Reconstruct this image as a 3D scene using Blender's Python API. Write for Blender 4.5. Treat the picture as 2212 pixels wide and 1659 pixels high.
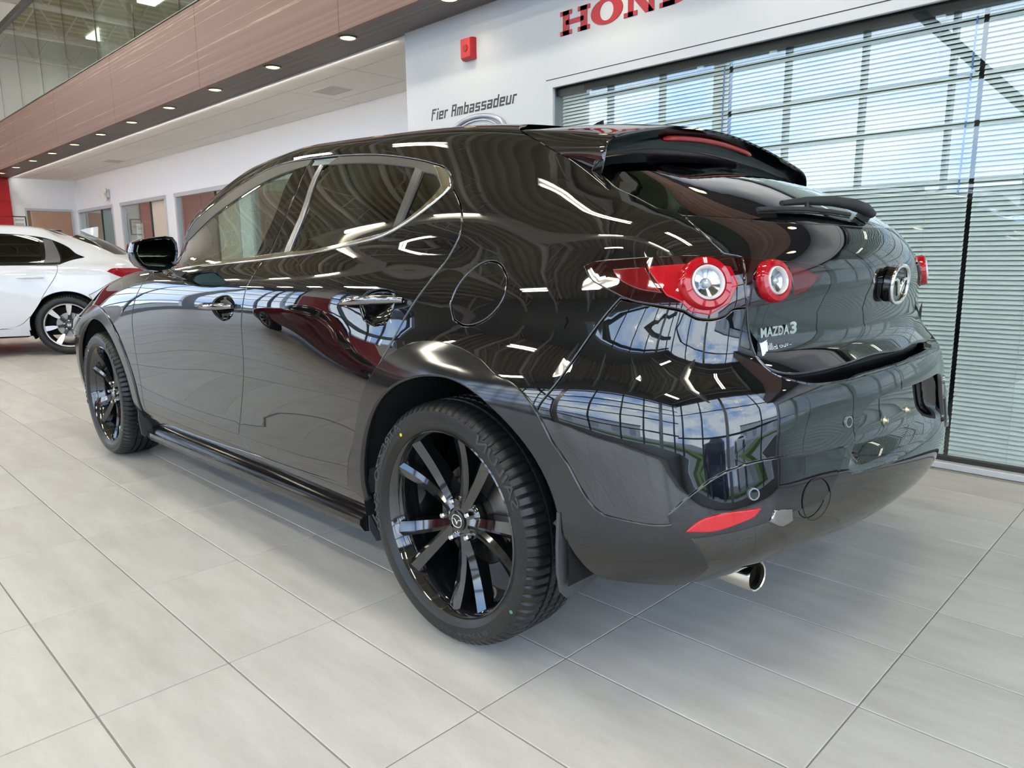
import bpy, bmesh, math, random
import numpy as np
from mathutils import Vector, Matrix
from mathutils.geometry import delaunay_2d_cdt

# ------------------------------------------------------------------ scene, camera, world, exposure
for o in list(bpy.data.objects):
    bpy.data.objects.remove(o, do_unlink=True)
sc = bpy.context.scene
C = sc.collection
random.seed(7)
rng = np.random.default_rng(7)

cam_d = bpy.data.cameras.new('camera')
cam_d.sensor_fit = 'HORIZONTAL'; cam_d.sensor_width = 36.0; cam_d.lens = 25.557
cam_d.clip_start = 0.05; cam_d.clip_end = 500
cam = bpy.data.objects.new('camera', cam_d); C.objects.link(cam)
RC = np.array([[-0.7105106, -0.70359, -0.0116563], [-0.11456, 0.1319987, -0.9846077], [0.6942987, -0.6982389, -0.1743898]])
CP = np.array([-1.38102, 2.02326, 1.00478])
cam.matrix_world = Matrix(((RC[0][0], -RC[1][0], -RC[2][0], CP[0]), (RC[0][1], -RC[1][1], -RC[2][1], CP[1]),
                           (RC[0][2], -RC[1][2], -RC[2][2], CP[2]), (0, 0, 0, 1)))
sc.camera = cam

sc.view_settings.view_transform = 'Standard'; sc.view_settings.look = 'None'
sc.view_settings.exposure = 0.0; sc.view_settings.gamma = 1.0; sc.view_settings.use_curve_mapping = False
SKY_STRENGTH = 5.0
CEILING_LAMP = 60.0

w = bpy.data.worlds.new('sky'); sc.world = w; w.use_nodes = True
nt = w.node_tree; nt.nodes.clear()
tc = nt.nodes.new('ShaderNodeTexCoord'); mp = nt.nodes.new('ShaderNodeMapping'); mp.inputs['Scale'].default_value = (1.6, 1.6, 4.5)
nz = nt.nodes.new('ShaderNodeTexNoise'); nz.inputs['Scale'].default_value = 1.7; nz.inputs['Detail'].default_value = 7; nz.inputs['Roughness'].default_value = .55
rp = nt.nodes.new('ShaderNodeValToRGB')
rp.color_ramp.elements[0].position = .36; rp.color_ramp.elements[0].color = (.34, .54, .92, 1)
rp.color_ramp.elements[1].position = .54; rp.color_ramp.elements[1].color = (.88, .94, 1.0, 1)
bg = nt.nodes.new('ShaderNodeBackground'); bg.inputs['Strength'].default_value = SKY_STRENGTH
ow = nt.nodes.new('ShaderNodeOutputWorld')
nt.links.new(tc.outputs['Generated'], mp.inputs['Vector']); nt.links.new(mp.outputs['Vector'], nz.inputs['Vector'])
nt.links.new(nz.outputs['Fac'], rp.inputs['Fac']); nt.links.new(rp.outputs['Color'], bg.inputs['Color']); nt.links.new(bg.outputs['Background'], ow.inputs['Surface'])

sc.cycles.use_denoising = True
sc.cycles.max_bounces = 10; sc.cycles.diffuse_bounces = 4; sc.cycles.glossy_bounces = 5
sc.cycles.transmission_bounces = 6; sc.cycles.transparent_max_bounces = 16
sc.cycles.caustics_reflective = False; sc.cycles.caustics_refractive = False
sc.cycles.sample_clamp_indirect = 8.0

# ------------------------------------------------------------------ materials
MATS = {}
def hexc(r, g, b):
    f = lambda c: (c/255/12.92) if c/255 <= .04045 else ((c/255+.055)/1.055)**2.4
    return (f(r), f(g), f(b))
def mat(name, col, rough=.5, metal=0.0, ior=1.45, noise=0.0, nscale=8.0, emit=None, estr=0.0, coat=0.0, bump=0.0, spec=None):
    if name in MATS: return MATS[name]
    m = bpy.data.materials.new(name); m.use_nodes = True; n = m.node_tree
    b = n.nodes['Principled BSDF']
    b.inputs['Base Color'].default_value = (*col, 1); b.inputs['Roughness'].default_value = rough
    b.inputs['Metallic'].default_value = metal; b.inputs['IOR'].default_value = ior
    if coat: b.inputs['Coat Weight'].default_value = coat; b.inputs['Coat Roughness'].default_value = .02
    if spec is not None: b.inputs['Specular IOR Level'].default_value = spec
    if emit: b.inputs['Emission Color'].default_value = (*emit, 1); b.inputs['Emission Strength'].default_value = estr
    if noise or bump:
        t = n.nodes.new('ShaderNodeTexCoord'); z = n.nodes.new('ShaderNodeTexNoise'); z.inputs['Scale'].default_value = nscale; z.inputs['Detail'].default_value = 5
        n.links.new(t.outputs['Object'], z.inputs['Vector'])
        if noise:
            mx = n.nodes.new('ShaderNodeMix'); mx.data_type = 'RGBA'; mx.blend_type = 'MULTIPLY'
            r = n.nodes.new('ShaderNodeMapRange'); r.inputs['To Min'].default_value = 1-noise; r.inputs['To Max'].default_value = 1+noise
            n.links.new(z.outputs['Fac'], r.inputs['Value']); mx.inputs[0].default_value = 1
            mx.inputs[6].default_value = (*col, 1); n.links.new(r.outputs['Result'], mx.inputs[7]); n.links.new(mx.outputs[2], b.inputs['Base Color'])
        if bump:
            bp = n.nodes.new('ShaderNodeBump'); bp.inputs['Strength'].default_value = bump; bp.inputs['Distance'].default_value = .002
            n.links.new(z.outputs['Fac'], bp.inputs['Height']); n.links.new(bp.outputs['Normal'], b.inputs['Normal'])
    MATS[name] = m
    return m
def glass_mat(name, tint, refl_ior=1.5, rough=0.0, boost=1.0):
    """thin pane: tinted see-through plus mirror reflection by Fresnel"""
    if name in MATS: return MATS[name]
    m = bpy.data.materials.new(name); m.use_nodes = True; n = m.node_tree; n.nodes.clear()
    out = n.nodes.new('ShaderNodeOutputMaterial'); tr = n.nodes.new('ShaderNodeBsdfTransparent'); tr.inputs['Color'].default_value = (*tint, 1)
    gl = n.nodes.new('ShaderNodeBsdfGlossy'); gl.inputs['Roughness'].default_value = rough; gl.inputs['Color'].default_value = (1, 1, 1, 1)
    fr = n.nodes.new('ShaderNodeFresnel'); fr.inputs['IOR'].default_value = refl_ior
    mu = n.nodes.new('ShaderNodeMath'); mu.operation = 'MULTIPLY'; mu.inputs[1].default_value = boost; mu.use_clamp = True
    ge = n.nodes.new('ShaderNodeNewGeometry'); inv = n.nodes.new('ShaderNodeMath'); inv.operation = 'SUBTRACT'; inv.inputs[0].default_value = 1.0
    # same Fresnel from either side of the thin sheet
    lw = n.nodes.new('ShaderNodeLayerWeight')
    pw = n.nodes.new('ShaderNodeMath'); pw.operation = 'POWER'; pw.inputs[1].default_value = 5.0
    r0 = ((refl_ior-1)/(refl_ior+1))**2
    ma = n.nodes.new('ShaderNodeMath'); ma.operation = 'MULTIPLY_ADD'; ma.inputs[1].default_value = 1-r0; ma.inputs[2].default_value = r0
    lw.inputs['Blend'].default_value = .5
    n.links.new(lw.outputs['Facing'], pw.inputs[0]); n.links.new(pw.outputs[0], ma.inputs[0]); n.links.new(ma.outputs[0], mu.inputs[0])
    mx = n.nodes.new('ShaderNodeMixShader'); n.links.new(mu.outputs[0], mx.inputs['Fac']); n.links.new(tr.outputs[0], mx.inputs[1]); n.links.new(gl.outputs[0], mx.inputs[2])
    n.links.new(mx.outputs[0], out.inputs['Surface'])
    n.nodes.remove(fr); n.nodes.remove(ge); n.nodes.remove(inv)
    MATS[name] = m
    return m
def tile_mat():
    m = bpy.data.materials.new('porcelain_tile'); m.use_nodes = True; n = m.node_tree; b = n.nodes['Principled BSDF']
    ge = n.nodes.new('ShaderNodeNewGeometry')
    # one random value per tile from the tile grid
    sub = n.nodes.new('ShaderNodeVectorMath'); sub.operation = 'SUBTRACT'; sub.inputs[1].default_value = (GX0, GY0, 0)
    dv = n.nodes.new('ShaderNodeVectorMath'); dv.operation = 'DIVIDE'; dv.inputs[1].default_value = (TL, TL/2, 1)
    fl = n.nodes.new('ShaderNodeVectorMath'); fl.operation = 'FLOOR'
    wn = n.nodes.new('ShaderNodeTexWhiteNoise'); wn.noise_dimensions = '2D'
    n.links.new(ge.outputs['Position'], sub.inputs[0]); n.links.new(sub.outputs[0], dv.inputs[0]); n.links.new(dv.outputs[0], fl.inputs[0]); n.links.new(fl.outputs[0], wn.inputs['Vector'])
    # streaky cloud along the tile, shifted per tile
    ad = n.nodes.new('ShaderNodeVectorMath'); ad.operation = 'MULTIPLY_ADD'; ad.inputs[1].default_value = (7, 7, 7)
    n.links.new(wn.outputs['Color'], ad.inputs[0]); n.links.new(ge.outputs['Position'], ad.inputs[2])
    mpg = n.nodes.new('ShaderNodeMapping'); mpg.inputs['Scale'].default_value = (1.5, 5.5, 1)
    n.links.new(ad.outputs[0], mpg.inputs['Vector'])
    z1 = n.nodes.new('ShaderNodeTexNoise'); z1.inputs['Scale'].default_value = 2.2; z1.inputs['Detail'].default_value = 8; z1.inputs['Roughness'].default_value = .62
    n.links.new(mpg.outputs[0], z1.inputs['Vector'])
    z2 = n.nodes.new('ShaderNodeTexNoise'); z2.inputs['Scale'].default_value = 160; z2.inputs['Detail'].default_value = 3
    n.links.new(ge.outputs['Position'], z2.inputs['Vector'])
    ramp = n.nodes.new('ShaderNodeValToRGB')
    ramp.color_ramp.elements[0].position = .30; ramp.color_ramp.elements[0].color = (.55, .525, .495, 1)
    ramp.color_ramp.elements[1].position = .72; ramp.color_ramp.elements[1].color = (.69, .67, .64, 1)
    n.links.new(z1.outputs['Fac'], ramp.inputs['Fac'])
    mr = n.nodes.new('ShaderNodeMapRange'); mr.inputs['To Min'].default_value = .94; mr.inputs['To Max'].default_value = 1.05
    n.links.new(wn.outputs['Value'], mr.inputs['Value'])
    mr2 = n.nodes.new('ShaderNodeMapRange'); mr2.inputs['To Min'].default_value = .94; mr2.inputs['To Max'].default_value = 1.06
    n.links.new(z2.outputs['Fac'], mr2.inputs['Value'])
    mm = n.nodes.new('ShaderNodeMath'); mm.operation = 'MULTIPLY'; n.links.new(mr.outputs[0], mm.inputs[0]); n.links.new(mr2.outputs[0], mm.inputs[1])
    mx = n.nodes.new('ShaderNodeMix'); mx.data_type = 'RGBA'; mx.blend_type = 'MULTIPLY'; mx.inputs[0].default_value = 1
    n.links.new(ramp.outputs['Color'], mx.inputs[6]); n.links.new(mm.outputs[0], mx.inputs[7]); n.links.new(mx.outputs[2], b.inputs['Base Color'])
    b.inputs['Roughness'].default_value = .36; b.inputs['IOR'].default_value = 1.5
    rr = n.nodes.new('ShaderNodeMapRange'); rr.inputs['To Min'].default_value = .30; rr.inputs['To Max'].default_value = .48
    n.links.new(z1.outputs['Fac'], rr.inputs['Value']); n.links.new(rr.outputs[0], b.inputs['Roughness'])
    return m
def wood_mat(name, dark, mid, light, scale=1.0):
    m = bpy.data.materials.new(name); m.use_nodes = True; n = m.node_tree; b = n.nodes['Principled BSDF']
    ge = n.nodes.new('ShaderNodeNewGeometry'); mpg = n.nodes.new('ShaderNodeMapping'); mpg.inputs['Scale'].default_value = (.10*scale, 26*scale, 26*scale)
    n.links.new(ge.outputs['Position'], mpg.inputs['Vector'])
    z = n.nodes.new('ShaderNodeTexNoise'); z.inputs['Scale'].default_value = 1.0; z.inputs['Detail'].default_value = 6; z.inputs['Roughness'].default_value = .7
    n.links.new(mpg.outputs[0], z.inputs['Vector'])
    r = n.nodes.new('ShaderNodeValToRGB'); e = r.color_ramp.elements
    e[0].position = .25; e[0].color = (*dark, 1); e[1].position = .55; e[1].color = (*mid, 1)
    k = e.new(.600); k.color = (*mid, 1); k = e.new(.615); k.color = (*light, 1); k = e.new(.635); k.color = (*mid, 1)
    n.links.new(z.outputs['Fac'], r.inputs['Fac']); n.links.new(r.outputs['Color'], b.inputs['Base Color'])
    b.inputs['Roughness'].default_value = .5
    return m

TL = 0.60167; GX0 = 1.52394; GY0 = 1.93902      # floor tile grid
M_tile = tile_mat()
M_grout = mat('grout', (.30, .285, .255), .9, noise=.1, nscale=40)
M_wall_toned = mat('white_paint_toned_down', hexc(206, 209, 213), .5, noise=.015, nscale=3)  # same white paint, darkened to offset the strong light on the window wall
M_wall = mat('white_wall_paint', hexc(240, 241, 243), .55, noise=.015, nscale=3)
M_ceil = mat('ceiling_tile_white', hexc(238, 233, 229), .8, noise=.02, nscale=30)
M_ceilgrid = mat('ceiling_grid_white', hexc(228, 224, 220), .5)
M_deck = mat('painted_steel_deck', (.50, .455, .31), .55, noise=.05, nscale=5)
M_joist = mat('painted_joist_white', (.78, .75, .68), .5, noise=.05, nscale=5)
M_wood = wood_mat('rose_wood_laminate', hexc(98, 68, 61), hexc(122, 91, 83), hexc(208, 182, 162))
M_soffit = wood_mat('dark_soffit_laminate', hexc(84, 76, 76), hexc(104, 96, 96), hexc(150, 138, 136), 1.3)
M_alu = mat('satin_aluminium', hexc(178, 181, 186), .32, .85, noise=.03, nscale=20)
M_alud = mat('dark_aluminium', (.10, .11, .12), .35, .6, noise=.03, nscale=20)
M_trimw = mat('white_trim', hexc(205, 208, 212), .35, noise=.02, nscale=12)
M_black = mat('matte_black', (.006, .006, .007), .6, noise=.1, nscale=30)
M_pane = glass_mat('clear_pane', (.93, .97, .95), 1.5, boost=1.6)
M_paneg = glass_mat('green_pane', (.80, .88, .83), 1.5, boost=2.2)
M_out = glass_mat('facade_pane', (.95, .98, 1.0), 1.5)
M_slat = mat('blind_slat_white', hexc(241, 247, 246), .42, noise=.02, nscale=10)
M_red = mat('red_sign_paint', (.42, .006, .022), .35, noise=.03, nscale=10)

# ------------------------------------------------------------------ mesh helpers
class MB:
    """collects faces; build() links them as one mesh object"""
    def __init__(s): s.v = []; s.f = []; s.m = []
    def add(s, V, F, mi=0):
        o = len(s.v); s.v.extend([tuple(float(c) for c in p) for p in V]); s.f.extend([tuple(int(i)+o for i in f) for f in F]); s.m.extend([mi]*len(F)); return s
    def box(s, x0, x1, y0, y1, z0, z1, mi=0, M=None):
        V = np.array([(x, y, z) for x in (x0, x1) for y in (y0, y1) for z in (z0, z1)], float)
        if M is not None: V = tf(V, M)
        return s.add(V, [(0, 1, 3, 2), (4, 6, 7, 5), (0, 4, 5, 1), (2, 3, 7, 6), (0, 2, 6, 4), (1, 5, 7, 3)], mi)
    def bbox(s, x0, x1, y0, y1, z0, z1, b=.005, mi=0, M=None):
        """box with chamfered edges"""
        P = []
        for sx, x in ((-1, x0), (1, x1)):
            for sy, y in ((-1, y0), (1, y1)):
                for sz, z in ((-1, z0), (1, z1)):
                    P += [(x, y-sy*b, z-sz*b), (x-sx*b, y, z-sz*b), (x-sx*b, y-sy*b, z)]
        V = np.array(P)
        if M is not None: V = tf(V, M)
        bm = bmesh.new()
        for p in V: bm.verts.new(p)
        r = bmesh.ops.convex_hull(bm, input=list(bm.verts))
        bmesh.ops.dissolve_limit(bm, angle_limit=.02, verts=list(bm.verts), edges=list(bm.edges))
        bm.verts.index_update(); s.add([q.co[:] for q in bm.verts], [[q.index for q in f.verts] for f in bm.faces], mi); bm.free()
        return s
    def lathe(s, prof, n=48, M=None, mi=0, closed=False, arc=None):
        """profile of (r, h) turned about the local z axis"""
        a0, a1 = (0, 2*math.pi) if arc is None else arc
        full = arc is None; k = n if full else n+1
        th = np.linspace(a0, a1, k, endpoint=not full); V = []; F = []; m = len(prof)
        for t in th:
            for r, h in prof: V.append((r*math.cos(t), r*math.sin(t), h))
        V = np.array(V)
        if M is not None: V = tf(V, M)
        for i in range(n if full else n):
            j = (i+1) % k
            for q in range(m-1 if not closed else m):
                p = (q+1) % m
                F.append((i*m+q, j*m+q, j*m+p, i*m+p))
        return s.add(V, F, mi)
    def tube(s, path, r, n=10, closed=False, caps=True, mi=0, flat=1.0, upv=(0, 0, 1)):
        P = np.array(path, float); k = len(P); r = np.full(k, r) if not hasattr(r, '__len__') else np.array(r)
        V = []
        for i in range(k):
            a = P[(i-1) % k] if (closed or i > 0) else P[i]; b = P[(i+1) % k] if (closed or i < k-1) else P[i]
            t = b-a; t /= np.linalg.norm(t)+1e-12
            u = np.cross(np.array(upv, float), t)
            if np.linalg.norm(u) < 1e-4: u = np.cross(np.array((1., 0, 0)), t)
            u /= np.linalg.norm(u); w_ = np.cross(t, u)
            for q in range(n):
                th = 2*math.pi*q/n; V.append(P[i]+r[i]*(math.cos(th)*u+flat*math.sin(th)*w_))
        F = []
        for i in range(k if closed else k-1):
            j = (i+1) % k
            for q in range(n): F.append((i*n+q, i*n+(q+1) % n, j*n+(q+1) % n, j*n+q))
        if caps and not closed: F += [tuple(range(n))[::-1], tuple(range((k-1)*n, k*n))]
        return s.add(V, F, mi)
    def loft(s, rings, closed=True, caps=True, mi=0):
        n = len(rings[0]); V = [p for r in rings for p in r]; F = []
        for i in range(len(rings)-1):
            for q in range(n if closed else n-1): F.append((i*n+q, i*n+(q+1) % n, (i+1)*n+(q+1) % n, (i+1)*n+q))
        if caps and closed: F += [tuple(range(n))[::-1], tuple(range((len(rings)-1)*n, len(rings)*n))]
        return s.add(V, F, mi)
    def prism(s, poly, h0, h1, M=None, mi=0):
        """flat outline in local xy, extruded along local z"""
        n = len(poly); V = np.array([(x, y, h0) for x, y in poly]+[(x, y, h1) for x, y in poly], float)
        if M is not None: V = tf(V, M)
        return s.add(V, [tuple(range(n))[::-1], tuple(range(n, 2*n))]+[(i, (i+1) % n, n+(i+1) % n, n+i) for i in range(n)], mi)
    def build(s, name, mats, parent=None, smooth=None, loc=None):
        me = bpy.data.meshes.new(name); me.from_pydata(s.v, [], s.f)
        for m in (mats if isinstance(mats, (list, tuple)) else [mats]): me.materials.append(m)
        if any(s.m): me.polygons.foreach_set('material_index', s.m)
        bm = bmesh.new(); bm.from_mesh(me); bmesh.ops.recalc_face_normals(bm, faces=bm.faces); bm.to_mesh(me); bm.free()
        if smooth is not None:
            me.polygons.foreach_set('use_smooth', [True]*len(me.polygons)); me.set_sharp_from_angle(angle=math.radians(smooth))
        o = bpy.data.objects.new(name, me); C.objects.link(o)
        if parent: o.parent = parent
        if loc: o.location = loc
        return o
def tf(V, M):
    V = np.asarray(V, float); M = np.array(M); return V@M[:3, :3].T+M[:3, 3]
def frame(o, x, y, z):
    M = np.eye(4); M[:3, 0] = x; M[:3, 1] = y; M[:3, 2] = z; M[:3, 3] = o; return M
def axis_frame(o, z, up=(0, 0, 1)):
    z = np.array(z, float); z /= np.linalg.norm(z); x = np.cross(np.array(up, float), z); x /= np.linalg.norm(x); return frame(o, x, np.cross(z, x), z)
def tag(o, label=None, cat=None, group=None, kind=None):
    if label: o['label'] = label
    if cat: o['category'] = cat
    if group: o['group'] = group
    if kind: o['kind'] = kind
    return o
def empty(name, loc=(0, 0, 0), rz=0):
    o = bpy.data.objects.new(name, None); o.empty_display_size = .2; C.objects.link(o); o.location = loc; o.rotation_euler = (0, 0, rz); return o
def struct(o, label=None, cat=None): return tag(o, label, cat, None, 'structure')
def inst(o, loc, parent=None, name=None):
    c = o.copy(); C.objects.link(c); c.location = loc
    if parent is not None: c.parent = parent
    return c
def copy_tree(o, parent=None):
    c = o.copy(); C.objects.link(c); c.parent = parent
    for ch in o.children: copy_tree(ch, c)
    return c
def text_mesh(body, size=1.0, shear=0.0, offset=0.0, spacing=1.0):
    """flat filled outline of a word, as (verts2d, faces)"""
    cu = bpy.data.curves.new('word', 'FONT'); cu.body = body; cu.size = size; cu.shear = shear; cu.offset = offset; cu.space_character = spacing
    ob = bpy.data.objects.new('word', cu); C.objects.link(ob)
    dg = bpy.context.evaluated_depsgraph_get(); me = bpy.data.meshes.new_from_object(ob.evaluated_get(dg))
    V = np.array([v.co[:2] for v in me.vertices]); F = [tuple(p.vertices) for p in me.polygons]
    bpy.data.objects.remove(ob, do_unlink=True); bpy.data.curves.remove(cu); bpy.data.meshes.remove(me)
    return V, F
def solid_text(mb, V, F, place, h0, h1, mi=0):
    """extrude a word; place(V2, h) -> 3-D points"""
    n = len(V); T = place(V, h1); B = place(V, h0)
    edges = {}
    for f in F:
        for a, b in zip(f, f[1:]+f[:1]): edges[(a, b)] = 1
    G = [tuple(f) for f in F]+[tuple(i+n for i in f[::-1]) for f in F]
    for (a, b) in edges:
        if (b, a) not in edges: G.append((a, a+n, b+n, b))
    mb.add(np.concatenate([T, B]), G, mi)

# ------------------------------------------------------------------ floor
ORD = ['first', 'second', 'third', 'fourth', 'fifth', 'sixth', 'seventh', 'eighth']
X0, X1, YR, YO, YL, ZC = -6.5, 17.14, -1.72, -2.97, 8.4, 5.7
floor = struct(MB().box(X0-.2, X1+.2, -6.2, YL+.2, -.06, -.0022).build('floor', M_grout))
def in_view(p):
    q = RC@(np.array(p)-CP)
    if q[2] < .2: return None
    x = q[0]/q[2]*1570.3+1106; y = q[1]/q[2]*1570.3+829.5
    return q[2] if (-120 < x < 2330 and 500 < y < 1800) else None
tx, ty = TL-.0035, TL/2-.0045
tile_mb = MB().bbox(-tx/2, tx/2, -ty/2, ty/2, -.01, 0, .0012)
tiles = []
for i in range(-14, 30):
    for j in range(-22, 18):
        cx = GX0+(i+.5)*TL; cy = GY0+(j+.5)*TL/2
        if X0 < cx < X1 and YO < cy < YL and not (cy < YR and cx < 3.48): tiles.append((cx, cy))
vis = []
for cx, cy in tiles:
    ds = [in_view((cx+a*tx, cy+b*ty, 0)) for a in (-.5, 0, .5) for b in (-.5, 0, .5)]
    ds = [d for d in ds if d]
    if ds: vis.append((min(ds), cx, cy))
vis.sort(); near = set((a, b) for _, a, b in vis[:300])
t0 = tile_mb.build('floor_tile', M_tile, floor); first = True
rest = MB()
for cx, cy in tiles:
    if (cx, cy) in near:
        if first: t0.location = (cx, cy, 0); first = False
        else: inst(t0, (cx, cy, 0), floor)
    else: rest.box(cx-tx/2, cx+tx/2, cy-ty/2, cy+ty/2, -.008, 0)
tag(rest.build('floor_tiles_beyond', M_tile, floor), kind='stuff')

# ------------------------------------------------------------------ window wall on the right, with its trim
struct(MB().box(1.95, 3.48, YR-.14, YR, 0, 2.74).box(X0, 1.95, YR-.14, YR, 2.10, 2.74).box(X0, -6.2, YR-.14, YR, 0, 2.10)
       .box(X0, 3.48, YR-.14, YR, 3.5, 3.6).build('wall_right', M_wall_toned))
struct(MB().bbox(-6.2, 1.978, YR-.01, YR+.014, 2.070, 2.122, .003).bbox(1.925, 1.978, YR-.01, YR+.014, .03, 2.075, .003)
       .bbox(-6.2, 1.978, YR-.05, YR+.012, 0, .030, .003).build('trim_1', M_trimw))
struct(MB().box(-6.2, 1.98, YR-.016, YR+.0145, 2.119, 2.1245).build('trim_2', mat('shadow_joint', (.03, .03, .032), .7)))
struct(MB().box(-6.2, 1.95, YR-.14, YR-.05, 2.03, 2.11).box(-6.2, 1.95, YR-.14, YR-.03, .03, .048).build('blind_gap_shade', M_black))  # black strips stand in for the shade above and below the blinds
win = struct(MB().box(-6.2, 1.95, YR-.034, YR-.028, .03, 2.11).build('window_1', glass_mat('office_pane', (.95, .985, .98), 1.5, boost=1.9)))
# dim office behind the blinds
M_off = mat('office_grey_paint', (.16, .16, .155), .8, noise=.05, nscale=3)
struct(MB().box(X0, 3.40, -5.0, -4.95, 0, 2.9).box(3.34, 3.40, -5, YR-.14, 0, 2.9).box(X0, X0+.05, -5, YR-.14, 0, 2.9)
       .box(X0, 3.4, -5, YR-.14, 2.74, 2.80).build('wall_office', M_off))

# ------------------------------------------------------------------ venetian blinds behind the glass
PITCH = .0215; YB = YR-.085
def slat_mesh(L):
    mb = MB(); n = 4; t = math.radians(53); wv = .0236
    top = []; bot = []
    for k in range(n+1):
        a = (k/n-.5)*wv; b = .0016*(1-(2*k/n-1)**2)
        y = -a*math.cos(t)+b*math.sin(t); z = a*math.sin(t)*1.0+b*math.cos(t)
        top.append((y, z)); bot.append((y-.0004, z-.0004))
    ring = top+bot[::-1]
    mb.loft([[(-L/2, y, z) for y, z in ring], [(L/2, y, z) for y, z in ring]])
    return mb
M_cord = mat('blind_cord', hexc(206, 214, 212), .6); M_wand = mat('clear_wand', hexc(96, 128, 190), .15)
blinds = [(.722, 1.918, 'leftmost white venetian blind behind the glass, beside the white window jamb'),
          (-.472, .702, 'middle white venetian blind behind the glass, above the spoiler of the black hatchback'),
          (-1.668, -.492, 'rightmost white venetian blind behind the glass, at the right edge of the photo'),
          (-2.86, -1.69, 'fourth white venetian blind from the window jamb, right of the frame, mirrored in the hatch'),
          (-4.05, -2.88, 'fifth white venetian blind from the window jamb, right of the frame'),
          (-6.15, -4.07, 'widest white venetian blind, nearest the rear glass front')]
for k, (a, b, lab) in enumerate(blinds):
    th = empty('venetian_blind', ((a+b)/2, YB, .05)); tag(th, lab, 'blind', 'venetian blinds in the office window')
    L = b-a; zs = [.015+PITCH*i for i in range(int((2.03-.05)/PITCH))]
    if k < 3:
        s0 = slat_mesh(L).build('slat', M_slat, th, 40, (0, 0, zs[0]))
        for z in zs[1:]: inst(s0, (0, random.uniform(-.0006, .0006), z), th)
    else:
        mb = MB()
        for z in zs:
            q = slat_mesh(L); mb.add([(x, y, zz+z) for x, y, zz in q.v], q.f)
        tag(mb.build('slats', M_slat, th, 40), kind='stuff')
    MB().bbox(-L/2, L/2, -.012, .012, -.006, .004, .002).build('bottom_rail', M_slat, th)
    MB().bbox(-L/2, L/2, -.02, .02, 1.985, 2.0, .002).build('head_rail', M_slat, th)
    for u in (-.36, .30):
        MB().tube([(L*u, .0145, 0), (L*u, .0145, 1.98)], .0008, 5).build('ladder_cord', M_cord, th)
        MB().bbox(L*u-.02, L*u+.02, .012, .03, 1.962, 1.99, .002).build('bracket', M_trimw, th)
    MB().tube([(-L/2+.035, .022, .55 if k == 0 else 1.2), (-L/2+.02, .022, 1.95)], .004, 8).build('tilt_wand', M_wand, th)

# ------------------------------------------------------------------ bulkhead over the passage
bulk = struct(MB().box(X0, X1, -1.90, -1.362, 2.735, 3.53).box(X0, 3.48, -1.9, YR, 2.735, 3.53).build('trim_4', M_wall))
xs = [X0]+[9.02+2.61*k for k in range(-5, 4)]+[X1]
for a, b in zip(xs, xs[1:]):
    MB().bbox(a+.002, b-.002, -1.362, -1.33, 2.72, 3.53, .002).build('fascia_panel', M_wood, bulk)
    MB().bbox(a+.9+.0015 if a > X0 else a, min(b+.9-.0015, X1), -1.744, -1.3325, 2.722, 2.734, .001).build('soffit_panel', M_soffit, bulk)
MB().bbox(3.48, X1, -1.762, -1.745, 2.712, 2.735, .001).build('edge_bead', M_trimw, bulk)
MB().box(3.7, X1-.1, -1.7645, -1.7625, 2.714, 2.731).build('added_fill_strip', mat('added_fill_glow', (1, 1, 1), .4, emit=(1, .97, .93), estr=32.0), bulk)  # unseen glowing strip, added to brighten the passage
MB().bbox(X0, X1, -1.40, -1.32, 3.53, 3.545, .002).build('cap_rail', M_alud, bulk)
M_lampw = mat('warm_lamp', (1, .8, .4), .4, emit=(1.0, .72, .30), estr=7.0)
M_ringd = mat('bronze_ring', (.16, .13, .08), .3, .8)
for k in range(-6, 12):
    x = 3.871+1.2365*k
    where = 'black hatchback roof' if k < 2 else 'white sedan'
    th = empty('recessed_downlight', (x, -1.455, 2.722))
    if 0 <= k <= 9: lab = '%s round downlight from the right in the dark soffit under the wood fascia' % ['first', 'second', 'third', 'fourth', 'fifth', 'sixth', 'seventh', 'eighth', 'ninth', 'tenth'][k]
    elif k == -1: lab = 'warm round downlight cut off by the top edge of the photo'
    elif k > 9: lab = ['tiny round downlight second nearest the red wall in the dark soffit', 'tiny round downlight nearest the red wall in the dark soffit'][k-10]
    else: lab = 'warm round downlight, %s from the rear glass front in the soffit over the blinds' % ['first', 'second', 'third', 'fourth', 'fifth'][k+6]
    tag(th, lab, 'light', 'downlights in the soffit')
    MB().lathe([(.062, 0), (.078, -.002), (.080, -.006), (.064, -.008), (.060, -.001)], 28, np.eye(4)).build('trim_ring', M_ringd, th, 40)
    MB().lathe([(0, -.0015), (.058, -.0015), (.0585, -.004), (.0, -.004)], 24, np.eye(4)).build('lamp', M_lampw, th, 40)
    ld = bpy.data.lights.new('downlight_beam', 'SPOT'); ld.energy = 7; ld.color = (1, .86, .66); ld.spot_size = math.radians(130); ld.spot_blend = .6; ld.shadow_soft_size = .05
    lo_ = bpy.data.objects.new('downlight_beam', ld); C.objects.link(lo_); lo_.parent = th; lo_.location = (0, 0, -.012)

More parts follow.
